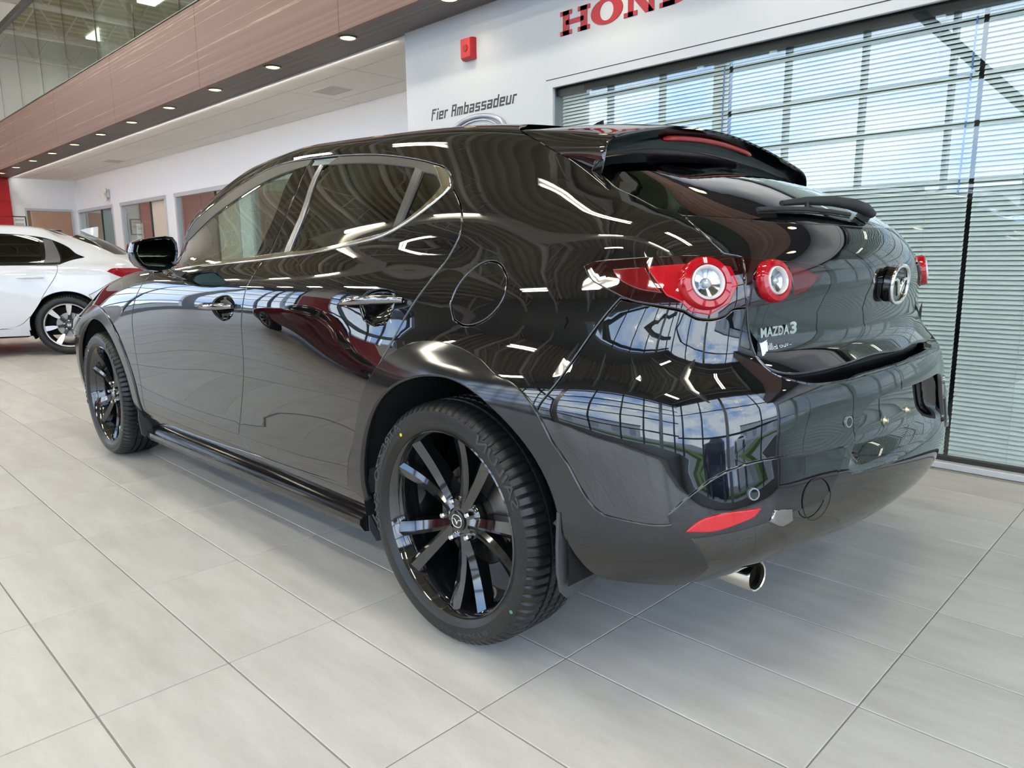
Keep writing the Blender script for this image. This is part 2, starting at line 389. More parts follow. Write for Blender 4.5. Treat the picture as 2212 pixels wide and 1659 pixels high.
# glass front of the upper floor
mez = struct(MB().box(X0, X1, -1.44, -1.36, 5.0, 5.09).build('trim_5', M_alud))
struct(MB().box(X0, X1, -1.50, -1.40, 5.09, ZC).build('wall_upper', M_wall))
gx = [12.38-1.36*k for k in range(-3, 15)]
for a, b in zip(gx, gx[1:]):
    MB().box(b+.004, a-.004, -1.412, -1.400, 3.545, 5.0).build('pane', M_paneg, mez)
    MB().box(b-.003, b+.003, -1.414, -1.398, 3.545, 5.0).build('joint', M_alud, mez)
struct(MB().box(X0, X1, -5, -1.9, 3.50, 3.53).box(X0, X1, -5.05, -5.0, 3.5, 5.6).box(X0, X1, -5, -1.5, 5.55, 5.6).box(X1, X1+.05, -5, -1.4, 3.5, 5.6).box(X0-.05, X0, -5, -1.4, 3.5, 5.6)
       .build('wall_mezzanine', mat('mezzanine_paint', hexc(206, 205, 198), .7, noise=.02, nscale=3)))
for x in (14.8, 11.2, 7.6, 4.0, .4):
    struct(MB().bbox(x-.16, x+.16, -2.3, -1.98, 3.53, 5.55, .01).build('column', M_wall))  # added to imitate white verticals reflected in the glass in front
M_panel = mat('panel_and_bulb_glow', (1, 1, 1), .4, emit=(1, .96, .88), estr=5.0)  # glow of the added room panels, shared with the pendant bulb
for q_, x in enumerate((15.5, 12.5, 9.5, 6.5, 3.5)):
    tag(MB().bbox(x-.6, x+.6, -3.5, -3.2, 5.50, 5.545, .004).build('added_room_light', M_panel), 'added ceiling light brightening the upper floor behind the glass, %s from the far red wall' % ORD[q_], 'light', 'added upper floor lights')  # unseen glowing panels, added to light the upper floor

# ------------------------------------------------------------------ passage ceiling, office wall, end wall
ceil2 = struct(MB().box(3.4, X1+.1, YO-.1, -1.75, 2.738, 2.80).build('ceiling_passage', M_ceilgrid))
nx = 11; Lx = (X1-3.48)/nx
for i in range(nx):
    for y0, y1 in ((-1.765, -2.065), (-2.065, -2.67), (-2.67, -2.968)):
        a = 3.48+i*Lx
        MB().bbox(a+.006, a+Lx-.006, y1+.006, y0-.006, 2.727, 2.7385, .002).build('ceiling_tile', M_ceil, ceil2)
for n, (x, y) in enumerate(((5.6, -2.37), (13.0, -2.5))):
    th = empty('ceiling_vent', (x, y, 2.727)); tag(th, ['square ceiling vent nearest the column in the passage', 'small ceiling vent further down the passage above the office doors'][n], 'vent')
    MB().box(-.2, .2, -.14, .14, -.004, 0).build('vent_frame', M_ceilgrid, th)
    for k in range(8): MB().box(-.18, .18, -.13+k*.034, -.13+k*.034+.012, -.007, -.002).build('louvre', mat('vent_grey', (.5, .48, .46), .6), th)
ops = [(14.76, 17.06), (11.97, 14.30), (9.20, 11.58), (6.45, 8.80), (3.9, 6.05)]
mb = MB(); edge = X1+.1
for a, b in ops:
    mb.box(b, edge, YO-.12, YO, 0, 2.10); edge = a
mb.box(3.3, edge, YO-.12, YO, 0, 2.10).box(3.3, X1+.1, YO-.12, YO, 2.10, 2.76)
struct(mb.build('wall_office_front', M_wall))
M_beige = mat('beige_panel', hexc(206, 192, 178), .6, noise=.02, nscale=4); M_teal = mat('teal_panel', hexc(120, 140, 140), .4, noise=.02, nscale=4)
M_roomw = mat('office_room_paint', hexc(205, 200, 190), .8, noise=.02, nscale=3)
struct(MB().box(3.3, X1+.1, -5.6, -5.55, 0, 2.8).box(3.3, X1+.1, -5.6, YO-.12, 2.70, 2.76)
       .box(X1+.1, X1+.15, -5.6, YO, 0, 2.8).box(8.95, 9.05, -5.6, YO-.12, 0, 2.7).box(11.72, 11.82, -5.6, YO-.12, 0, 2.7).box(14.48, 14.58, -5.6, YO-.12, 0, 2.7).build('wall_office_back', M_roomw))
for q_, x in enumerate((15.8, 13.2, 10.4, 7.6, 5.2)):
    tag(MB().bbox(x-.6, x+.6, -4.4, -4.1, 2.65, 2.695, .004).build('added_room_light', M_panel), 'added flat ceiling light inside the %s office from the far red wall' % ORD[q_], 'light', 'added office room lights')  # unseen glowing panels, added to light the office rooms
M_frm = mat('brushed_frame', hexc(196, 199, 204), .35, .3, noise=.02, nscale=20)
for n, (a, b) in enumerate(ops):
    wd = struct(MB().bbox(a, b, YO-.05, YO+.02, 2.035, 2.10, .003).bbox(a, a+.05, YO-.05, YO+.012, 0, 2.04, .003).bbox(b-.06, b, YO-.05, YO+.012, 0, 2.04, .003).build('window_%d' % (n+2), M_frm))
    s = a+(b-a)*.36
    MB().box(s, b-.06, YO-.035, YO-.027, 0, 2.04).build('pane', M_pane, wd)
    MB().box(s-.014, s+.014, YO-.045, YO-.02, 0, 2.04).build('glass_edge', mat('glass_edge_green', (.03, .05, .045), .2), wd)
    MB().bbox(a+.05, s-.02, YO-.062, YO-.045, 0, 2.03, .003).build('sliding_panel', M_teal if n == 0 else M_beige, wd)
    MB().bbox(a+.05, a+.085, YO-.04, YO+.01, 1.92, 2.035, .003).build('hinge', M_trimw, wd)
for n, (x, z, lab) in enumerate(((13.55, 1.45, 'white framed notice behind the glass of the second office front'),)):
    pf = empty('framed_notice', (x, YO-.07, z)); tag(pf, lab, 'notice')
    MB().bbox(-.19, .19, -.01, .01, -.24, .24, .003).build('frame', mat('grey_frame', (.35, .35, .35), .4), pf)
    MB().box(-.17, .17, .01, .012, -.22, .22).build('sheet', mat('paper', (.8, .8, .79), .7), pf)
    for k, (h, wd_) in enumerate(((.13, .13), (.02, .12), (-.1, .12))): MB().box(-wd_, wd_, .012, .0125, h-.014, h+.014).build('print_line', mat('print_grey', (.4, .4, .42), .7), pf)
pd = empty('pendant_lamp', (10.75, -4.2, 1.45)); tag(pd, 'clear round pendant lamp hanging in the third office', 'lamp')
MB().lathe([(.02, .30), (.10, .27), (.19, .16), (.22, .04), (.21, 0)], 28, np.eye(4)).build('shade', glass_mat('pendant_glass', (.85, .85, .85), 1.5, boost=2.5), pd, 40)
MB().tube([(0, 0, .3), (0, 0, 1.2)], .006, 6).build('cord', M_trimw, pd)
MB().lathe([(0, .1), (.05, .12), (.06, .18), (.03, .24), (0, .25)], 16, np.eye(4)).build('bulb', M_panel, pd, 50)
# twin emergency light heads
el = empty('emergency_light', (14.98, YO, 2.305)); tag(el, 'white twin head emergency light on the wall above the office fronts', 'light')
MB().bbox(-.12, .12, 0, .04, -.07, .09, .01).build('base', M_trimw, el)
for s, h in ((-.07, .08), (.07, -.06), (-.05, -.08)):
    MB().lathe([(0, 0), (.04, .01), (.062, .06), (.05, .065), (0, .05)], 18, axis_frame((s, .05, h), (-.5, 1, -.2))).build('lamp_head', mat('lamp_head_cream', hexc(222, 220, 205), .4), el, 40)
# end wall
struct(MB().box(X1, X1+.12, YO-.1, -1.73, 0, 2.76).build('wall_end', M_wall))
we = struct(MB().bbox(X1-.02, X1+.02, -2.86, -1.97, 2.06, 2.11, .003).bbox(X1-.02, X1+.02, -2.86, -2.83, 0, 2.06, .003).bbox(X1-.02, X1+.02, -2.0, -1.97, 0, 2.06, .003).build('window_7', M_frm))
MB().bbox(X1-.03, X1-.012, -2.83, -2.08, .02, 2.05, .003).build('roller_shade', mat('tan_shade', hexc(176, 140, 120), .7, noise=.03, nscale=30), we)
MB().bbox(X1-.026, X1-.012, -2.06, -2.0, .02, 2.06, .003).build('side_panel', mat('dark_tan', hexc(120, 96, 70), .6), we)
fn = empty('framed_notice', (X1-.02, -1.84, 1.78)); tag(fn, 'black framed white notice beside the red wall at the far end', 'notice')
MB().bbox(-.015, .01, -.125, .125, -.2, .16, .004).build('frame', M_black, fn)
MB().box(-.017, -.0145, -.105, .105, -.18, .14).build('sheet', mat('paper', (.8, .8, .79), .7), fn)
for h in (.08, 0, -.03): MB().box(-.0185, -.0165, -.08, .08, h-.012, h+.012).build('print_line', mat('print_grey', (.4, .4, .42), .7), fn)
M_redp = mat('red_panel_gloss', (.38, .004, .008), .25, noise=.03, nscale=6)
struct(MB().box(X1-.05, X1+.1, -1.73, 4.0, 2.76, ZC).build('wall_end_upper', M_wall))
wr = struct(MB().box(X1-.05, X1+.1, -1.73, 4.0, 0, 2.76).build('wall_red', mat('red_panel_joint', (.55, .12, .12), .6)))
for i in range(4):
    for j in range(9):
        MB().bbox(X1-.075, X1-.04, -1.728+i*1.43+.004, -1.728+(i+1)*1.43-.004, j*.32+.004, min(2.755, (j+1)*.32-.004), .003).build('red_panel', M_redp, wr)
struct(MB().box(X1-.02, X1+.1, 3.98, 4.12, 0, ZC).build('wall_end_left', M_wall))
mo = empty('desk_monitor', (12.3, .66, 0)); tag(mo, 'black monitor top showing over the roof of the white sedan', 'monitor')
MB().bbox(-.02, .02, -.38, .25, 1.55, 1.70, .01).build('screen', M_black, mo)
MB().bbox(-.06, .06, -.1, 0, 0, 1.56, .01).build('stand', M_black, mo)

# ------------------------------------------------------------------ roof deck, joists and strip lights of the hall
mb = MB(); pitch = .30; n = int((X1-X0+1)/pitch); prof = []
for k in range(n):
    a = X0-.3+k*pitch; prof += [(a, ZC+.09), (a+.10, ZC+.09), (a+.135, ZC), (a+.265, ZC)]
mb.add([(x, y, z) for x, z in prof for y in (YR-.3, YL+.1)], [(2*i, 2*i+2, 2*i+3, 2*i+1) for i in range(len(prof)-1)])
ceil = struct(mb.build('ceiling', M_deck))
jm = MB()
jm.box(-.05, .05, -1.5, YL, -.05, 0).box(-.05, .05, -1.5, YL, -.62, -.57)
for k in range(14):
    y = -1.4+k*.7
    jm.tube([(0, y, -.03), (0, y+.35, -.6)], .016, 6).tube([(0, y+.35, -.6), (0, y+.7, -.03)], .016, 6)
j0 = jm.build('roof_joist', M_joist, ceil, None, (X0+.6, 0, ZC))
for k in range(1, 13): inst(j0, (X0+.6+1.9*k, 0, ZC), ceil)
gm = MB().box(X0, X1, -.12, .12, -.03, 0).box(X0, X1, -.12, .12, -.75, -.72).box(X0, X1, -.012, .012, -.74, 0)
g0 = gm.build('roof_girder', M_joist, ceil, None, (0, 3.4, ZC-.62))
M_tube = mat('strip_lamp', (1, 1, 1), .4, emit=(1.0, .95, .80), estr=CEILING_LAMP)
M_house = mat('lamp_housing_white', (.75, .74, .70), .4)
def strip_light(x, y):
    th = empty('strip_light', (x, y, 4.85)); tag(th, 'strip light under the roof, first from the rear glass front, fascia side row', 'light', 'strip lights under the roof')
    return th
p0 = strip_light(-4.5, 0.7)
MB().bbox(-.65, .65, -.17, .17, .02, .07, .006).build('housing', M_house, p0)
for s in (-.10, .10): MB().bbox(-.60, .60, s-.032, s+.032, -.012, .022, .01).build('tube', M_tube, p0)
for s in (-.5, .5): MB().tube([(s, 0, .07), (s, 0, .85)], .006, 6).build('hanger', M_house, p0)
for ix in range(8):
    for iy in range(3):
        if ix == 0 and iy == 0: continue
        c = copy_tree(p0); c.location = (-4.5+2.85*ix, 0.7+2.7*iy, 4.85)
        c['label'] = 'strip light under the roof, %s from the rear glass front, %s row' % (ORD[ix], ['fascia side', 'middle', 'left glass side'][iy])

# ------------------------------------------------------------------ glass facades left and behind, and what lies outside
def facade(name, p, d, L, wide, zs, first, step):
    """curtain wall from p along unit vector d"""
    rz = math.atan2(d[1], d[0])
    base = struct(MB().box(0, L, -.08, .08, 0, .25).box(0, L, -.10, .10, 4.75, ZC+.1).build(name, M_alu)); base.location = (*p, 0); base.rotation_euler = (0, 0, rz)
    x = first; k = 0
    while x < L:
        h = .13 if k % 4 == wide else .035
        MB().box(x-h, x+h, -.09, .09, .25, 4.75).build('mullion', M_alud if h < .1 else M_alu, base); x += step; k += 1
    for z in zs: MB().box(0, L, -.07, .07, z-.04, z+.04).build('transom', M_alud, base)
    MB().box(0, L, -.006, .006, .25, 4.75).build('pane', M_out, base)
    return base
fl = facade('window_8', (X0, YL), (1, 0), 9.9-X0, 1, (1.0, 2.1, 3.0, 3.73, 4.57), .52, 1.38)
fb = facade('window_9', (X0, YR), (0, 1), YL-YR, 1, (.9, 3.0), 1.1, 2.75)
ff_ = facade('window_11', (13.0, YL), (1, 0), X1-13.0, 1, (1.0, 2.1, 3.0, 3.73), .1, 1.38)  # unseen stretch of glass, added to let more daylight into the passage
fe = facade('window_10', (X1, 4.1), (0, 1), YL-4.1, 2, (1.0, 2.1, 3.2), .1, 1.4)
wrl = struct(MB().box(9.9, 13.0, YL, YL+.1, 0, ZC).build('wall_red_left', M_wall))
for i in range(2):
    for j in range(6): MB().bbox(9.9+i*1.448+.004, 9.9+(i+1)*1.448-.004, YL-.03, YL, j*.6+.004, (j+1)*.6-.004, .003).build('red_panel', M_redp, wrl)
struct(MB().tube([(2.85, YL-.2, 4.85), (1.1, YL-.2, 3.0)], .085, 4).tube([(1.1, YL-.2, 3.0), (1.1, YL-.2, 0)], .06, 4).build('trim_6', M_alud))
struct(MB().box(X0-90, X1+60, YL+.2, YL+120, -.2, -.12).box(X0-90, X0-.2, -60, YL+.2, -.2, -.12).build('ground_outside', mat('asphalt', (.26, .26, .265), .85, noise=.15, nscale=20)))
M_grass = mat('grass', (.10, .17, .03), .9, noise=.4, nscale=12)
tag(MB().box(X0-28, X1+60, YL+11, YL+16, -.12, .02).build('grass_strip', M_grass), 'green grass strip beyond the parking lot, mirrored in the bumper', 'grass', kind='stuff')
tag(MB().box(X0-15, X0-11, -60, YL+10.9, -.12, .02).build('grass_strip', M_grass), 'grass strip behind the showroom, mirrored in the bumper', 'grass', kind='stuff')
M_ware = mat('warehouse_white', (.72, .73, .74), .6, noise=.05, nscale=1)
def warehouse(x, y, rz, L, H, lab):
    b = empty('warehouse', (x, y, -.12), rz); tag(b, lab, 'building')
    MB().box(-L/2, L/2, 0, 12, 0, H).build('wall', M_ware, b)
    MB().box(-L/2-.2, L/2+.2, -.3, 12.2, H, H+.35).build('roof_edge', M_alud, b)
    for k in range(int(L/5)):
        q = -L/2+2.5+5*k; MB().box(q-1, q+1, -.05, .02, .4, 2.6).build('roller_door', mat('door_grey', (.45, .47, .5), .5), b)
warehouse(8, YL+34, 0, 44, 4.2, 'long white warehouse across the road from the left glass front')
warehouse(X0-34, -22, math.pi/2, 50, 4.2, 'long white warehouse behind the showroom, mirrored in the bumper')

# ------------------------------------------------------------------ lettering and fittings on the white wall
WF = lambda x, z, d=0: frame((x, YR+d, z), (-1, 0, 0), (0, 0, 1), (0, 1, 0))
def honda_letters():
    th = empty('wall_lettering', (1.868, YR, 2.371)); tag(th, 'large red slab serif wall letters reading HONDA above the blinds', 'sign')
    W, H = .240, .143; s = .052; f = .026; e = .022      # letter width, height, stem, serif height, serif overhang
    def R(mb, x0, x1, z0, z1): mb.prism([(x0, z0), (x1, z0), (x1, z1), (x0, z1)], .0, .004, M)
    def serif(mb, xc, z): R(mb, xc-s/2-e, xc+s/2+e, z, z+f)
    for k, ch in enumerate('HONDA'):
        M = frame((-.2475*k, .0005, 0), (-1, 0, 0), (0, 0, 1), (0, 1, 0)); mb = MB()
        l, r = s/2+e, W-s/2-e
        if ch == 'H':
            for x in (l, r): R(mb, x-s/2, x+s/2, 0, H); serif(mb, x, 0); serif(mb, x, H-f)
            R(mb, l, r, H/2-.014, H/2+.014)
        elif ch == 'O':
            n = 44; out = [(W/2+W/2*math.cos(t), H/2+(H/2+.003)*math.sin(t)) for t in np.linspace(0, 2*math.pi, n, endpoint=False)]
            inn = [(W/2+.052*math.cos(t), H/2+(H/2-.018)*math.sin(t)) for t in np.linspace(0, 2*math.pi, n, endpoint=False)]
            V = [(x, y, z) for z in (0, .004) for x, y in out+inn]; F = []
            for i in range(n):
                j = (i+1) % n; F += [(2*n+i, 2*n+j, 3*n+j, 3*n+i), (i, j, 2*n+j, 2*n+i), (n+i, n+j, 3*n+j, 3*n+i)]
            mb.add(tf(V, M), F)
        elif ch == 'N':
            for x in (l, r): R(mb, x-s*.36, x+s*.36, 0, H)
            serif(mb, l, 0); serif(mb, r, H-f); R(mb, 0, l+s/2, H-f, H)
            mb.prism([(l-s/2, H), (l+s*.75, H), (r+s*.36, 0), (r-s*.8, 0)], 0, .004, M)
        elif ch == 'D':
            R(mb, l-s/2, l+s/2, 0, H); R(mb, 0, l+s, 0, f); R(mb, 0, l+s, H-f, H); n = 24
            ts = np.linspace(-math.pi/2, math.pi/2, n); c0 = l+.02
            out = [(c0+(W-c0)*math.cos(t), H/2+H/2*math.sin(t)) for t in ts]; inn = [(c0+(W-c0-.058)*math.cos(t), H/2+(H/2-.026)*math.sin(t)) for t in ts]
            for i in range(n-1): mb.prism([out[i], out[i+1], inn[i+1], inn[i]], 0, .004, M)
        else:
            mb.prism([(W/2-.03, H), (W/2+.03, H), (r+s/2, 0), (r-s*.6, 0)], 0, .004, M); mb.prism([(W/2-.03, H), (W/2+.01, H), (l+s*.15, 0), (l-s*.35, 0)], 0, .004, M)
            R(mb, l, r, .03, .055); serif(mb, l, 0); serif(mb, r, 0)
        mb.build('letter', M_red, th)
honda_letters()
GL = {'F': '1111|1000|1110|1000|1000|1000|1000', 'i': '1|0|1|1|1|1|1', 'e': '....|....|1111|1001|1111|1000|1111', 'r': '...|...|111|100|100|100|100',
      'A': '1111|1001|1001|1111|1001|1001|1001', 'm': '.....|.....|11111|10101|10101|10101|10101', 'b': '1000|1000|1111|1001|1001|1001|1111',
      'a': '....|....|1111|0001|1111|1001|1111', 's': '....|....|1111|1000|1111|0001|1111', 'd': '0001|0001|1111|1001|1001|1001|1111', 'u': '....|....|1001|1001|1001|1001|1111'}
M_blk = mat('black_vinyl', (.012, .012, .014), .35)
fa = empty('wall_lettering', (3.183, YR, 2.030)); tag(fa, 'black square techno wall letters reading Fier Ambassadeur beside the window', 'sign')
cx = 0; u = .0122; hv = .0117
for ch in 'Fier Ambassadeur':
    if ch == ' ': cx += u*2.6; continue
    rows = GL[ch].split('|'); mb = MB()
    for q, row_ in enumerate(rows):
        z0 = (6-q)*hv; k = 0
        while k < len(row_):
            if row_[k] == '1':
                k2 = k
                while k2 < len(row_) and row_[k2] == '1': k2 += 1
                x0, x1 = cx+k*u, cx+k2*u; sh = .22
                mb.prism([(x0+sh*z0, z0), (x1+sh*z0, z0), (x1+sh*(z0+hv*1.02), z0+hv*1.02), (x0+sh*(z0+hv*1.02), z0+hv*1.02)], .0005, .002, frame((0, 0, 0), (-1, 0, 0), (0, 0, 1), (0, 1, 0))); k = k2
            else: k += 1
    mb.build('letter', M_blk, fa); cx += u*(len(rows[0])+1.15)
# oval emblem whose top shows over the roof
em = empty('wall_emblem', (2.66, YR, 1.86)); tag(em, 'silver oval wall emblem half hidden behind the black hatchback roof', 'sign')
n = 48; pth = [(.30*math.cos(t), .012, .135*math.sin(t)) for t in np.linspace(0, 2*math.pi, n, endpoint=False)]
MB().tube(pth, .016, 8, closed=True, upv=(0, 1, 0)).build('ring', mat('silver_vinyl', hexc(190, 192, 208), .3, .6), em, 50)
MB().tube([(.80*x, y, .8*z) for x, y, z in pth], .006, 6, closed=True, upv=(0, 1, 0)).build('inner_ring', mat('silver_vinyl', hexc(190, 192, 208), .3, .6), em, 50)
al = empty('fire_alarm', (2.715, YR, 2.457)); tag(al, 'red fire alarm horn mounted high on the white wall', 'alarm')
M_alr = mat('red_plastic', (.50, .018, .025), .35, noise=.03, nscale=30)
MB().loft([[(-.058, 0, -.072), (.058, 0, -.072), (.058, 0, .072), (-.058, 0, .072)], [(-.058, .03, -.072), (.058, .03, -.072), (.058, .03, .072), (-.058, .03, .072)],
           [(-.05, .055, -.06), (.05, .055, -.06), (.05, .055, .066), (-.05, .055, .066)]]).build('housing', M_alr, al)
MB().lathe([(0, .006), (.022, .006), (.026, 0)], 20, axis_frame((0, .055, .0), (0, 1, 0))).build('horn', mat('red_plastic_dark', (.30, .01, .015), .4), al, 40)

# ------------------------------------------------------------------ spline car bodies
def spl(Y):
    n = len(Y); A = np.zeros((n, n)); B = np.zeros_like(Y); A[0, 0] = A[-1, -1] = 1
    for i in range(1, n-1):
        A[i, i-1] = 1; A[i, i] = 4; A[i, i+1] = 1; B[i] = 6*(Y[i+1]-2*Y[i]+Y[i-1])
    return np.linalg.solve(A, B.reshape(n, -1)).reshape(Y.shape)
class Surf:
    """smooth body skin: u runs front centre 0, rear centre 15, round the right side to 30; v runs sill 0 to roof spine"""
    def __init__(s, net):
        mir = np.array([1, -1, 1.]); full = np.concatenate([net, net[:, -2::-1]*mir], 1)
        n2 = np.concatenate([full[:, 26:30], full, full[:, 1:5]], 1)
        s.o = 4; s.Y = n2; s.Mv = spl(n2); s.Mu = spl(np.swapaxes(n2, 0, 1)); s.Muv = spl(np.swapaxes(s.Mv, 0, 1))
        gu, gv = np.meshgrid(np.linspace(0, 15, 301), np.linspace(0, net.shape[0]-1, 281)); s.gu = gu.ravel(); s.gv = gv.ravel(); s.G = s.P(s.gu, s.gv)
    def P(s, u, v):
        u = np.atleast_1d(np.asarray(u, float))+s.o; v = np.atleast_1d(np.asarray(v, float)); nr, nc = s.Y.shape[:2]
        u = np.clip(u, 0, nc-1-1e-9); vc = np.clip(v, 0, nr-1-1e-9)
        i = vc.astype(int); a = (v-i)[:, None]; b = 1-a; j = u.astype(int); c = (u-j)[:, None]; d = 1-c
        def atcol(jj):
            return (b*s.Y[i, jj]+a*s.Y[i+1, jj]+((b**3-b)*s.Mv[i, jj]+(a**3-a)*s.Mv[i+1, jj])/6,
                    b*s.Mu[jj, i]+a*s.Mu[jj, i+1]+((b**3-b)*s.Muv[jj, i]+(a**3-a)*s.Muv[jj, i+1])/6)
        y0, m0 = atcol(j); y1, m1 = atcol(j+1)
        return d*y0+c*y1+((d**3-d)*m0+(c**3-c)*m1)/6
    def J(s, u, v, e=2e-3):
        return (s.P(u+e, v)-s.P(u-e, v))/(2*e), (s.P(u, v+e)-s.P(u, v-e))/(2*e)
    def N(s, u, v):
        a, b = s.J(np.asarray(u, float), np.asarray(v, float), 4e-3); n = np.cross(a, b); return n/(np.linalg.norm(n, axis=1)[:, None]+1e-12)
    def inv(s, a, b, ax):
        """uv of the left-side skin point with two given coordinates; ax names them: (0,2) side view, (1,2) rear view"""
        m = np.ones(len(s.G), bool)
        if ax == (1, 2): m = s.gu > 10
        else: m = s.G[:, 1] > .35
        k = np.where(m)[0]; k = k[np.argmin((s.G[k, ax[0]]-a)**2+(s.G[k, ax[1]]-b)**2)]
        x = np.array([s.gu[k], s.gv[k]])
        for _ in range(10):
            p = s.P(x[:1], x[1:])[0]; ju, jv = s.J(x[:1], x[1:])
            Jm = np.array([[ju[0][ax[0]], jv[0][ax[0]]], [ju[0][ax[1]], jv[0][ax[1]]]])
            x = x+np.clip(np.linalg.lstsq(Jm, np.array([a-p[ax[0]], b-p[ax[1]]]), rcond=None)[0], -.15, .15)
        return (float(x[0]), float(x[1]))
    def side(s, *L): return [s.inv(x, z, (0, 2)) for x, z in L]
    def rear(s, *L): return [s.inv(y, z, (1, 2)) for y, z in L]
def mirr(L): return [(30-u, v) for u, v in L]

def smooth_loop(S, pts, corner=38, step=.02, closed=True, vs=None):
    """resample an outline in uv, rounding all but real corners; spacing in metres"""
    P = np.array(pts, float); n = len(P); Q = S.P(P[:, 0], P[:, 1])
    keep = []
    for i in range(n):
        if not closed and i in (0, n-1): keep.append(True); continue
        a = Q[i]-Q[i-1]; b = Q[(i+1) % n]-Q[i]; c = np.dot(a, b)/(np.linalg.norm(a)*np.linalg.norm(b)+1e-12)
        keep.append(math.degrees(math.acos(max(-1, min(1, c)))) > corner)
    out = []
    for i in range(n if closed else n-1):
        j = (i+1) % n; p1, p2 = P[i], P[j]
        p0 = P[i-1] if not keep[i] else 2*p1-p2; p3 = P[(j+1) % n] if not keep[j] else 2*p2-p1
        l = [max(1e-6, np.linalg.norm(d*np.array([1, .25]))**.5) for d in (p1-p0, p2-p1, p3-p2)]
        L = np.linalg.norm(Q[j]-Q[i]); k = max(1, int(math.ceil(L/step)))
        m1 = (p2-p1)+l[1]*((p1-p0)/l[0]-(p2-p0)/(l[0]+l[1])); m2 = (p2-p1)+l[1]*((p3-p2)/l[2]-(p3-p1)/(l[1]+l[2]))
        for q in range(k):
            t = q/k; out.append((2*t**3-3*t**2+1)*p1+(t**3-2*t**2+t)*m1+(-2*t**3+3*t**2)*p2+(t**3-t**2)*m2)
    if not closed: out.append(P[-1])
    return np.array(out)
def inside(poly, X):
    x, y = X[:, 0], X[:, 1]; r = np.zeros(len(X), bool); a = poly; b = np.roll(poly, -1, 0)
    for (x1, y1), (x2, y2) in zip(a, b):
        if y1 == y2: continue
        r ^= ((y1 > y) != (y2 > y)) & (x < (x2-x1)*(y-y1)/(y2-y1)+x1)
    return r
def offset_loop(S, L, d, inward=True):
    """move an outline sideways within the skin by d metres (inward for positive)"""
    P = S.P(L[:, 0], L[:, 1]); t = np.roll(P, -1, 0)-np.roll(P, 1, 0); t /= np.linalg.norm(t, axis=1)[:, None]+1e-12
    n = S.N(L[:, 0], L[:, 1]); s = np.cross(n, t)
    ju, jv = S.J(L[:, 0], L[:, 1])
    A = np.sum(ju*ju, 1); B = np.sum(ju*jv, 1); D = np.sum(jv*jv, 1); det = A*D-B*B+1e-14
    du = np.sum(ju*s, 1); dv = np.sum(jv*s, 1); g = np.stack([(D*du-B*dv)/det, (A*dv-B*du)/det], 1)
    area = np.sum(L[:, 0]*np.roll(L[:, 1], -1)-np.roll(L[:, 0], -1)*L[:, 1])
    t_uv = L+g*1e-3
    a2 = np.sum(t_uv[:, 0]*np.roll(t_uv[:, 1], -1)-np.roll(t_uv[:, 0], -1)*t_uv[:, 1])
    sg = -1 if abs(a2) > abs(area) else 1
    return L+sg*d*g
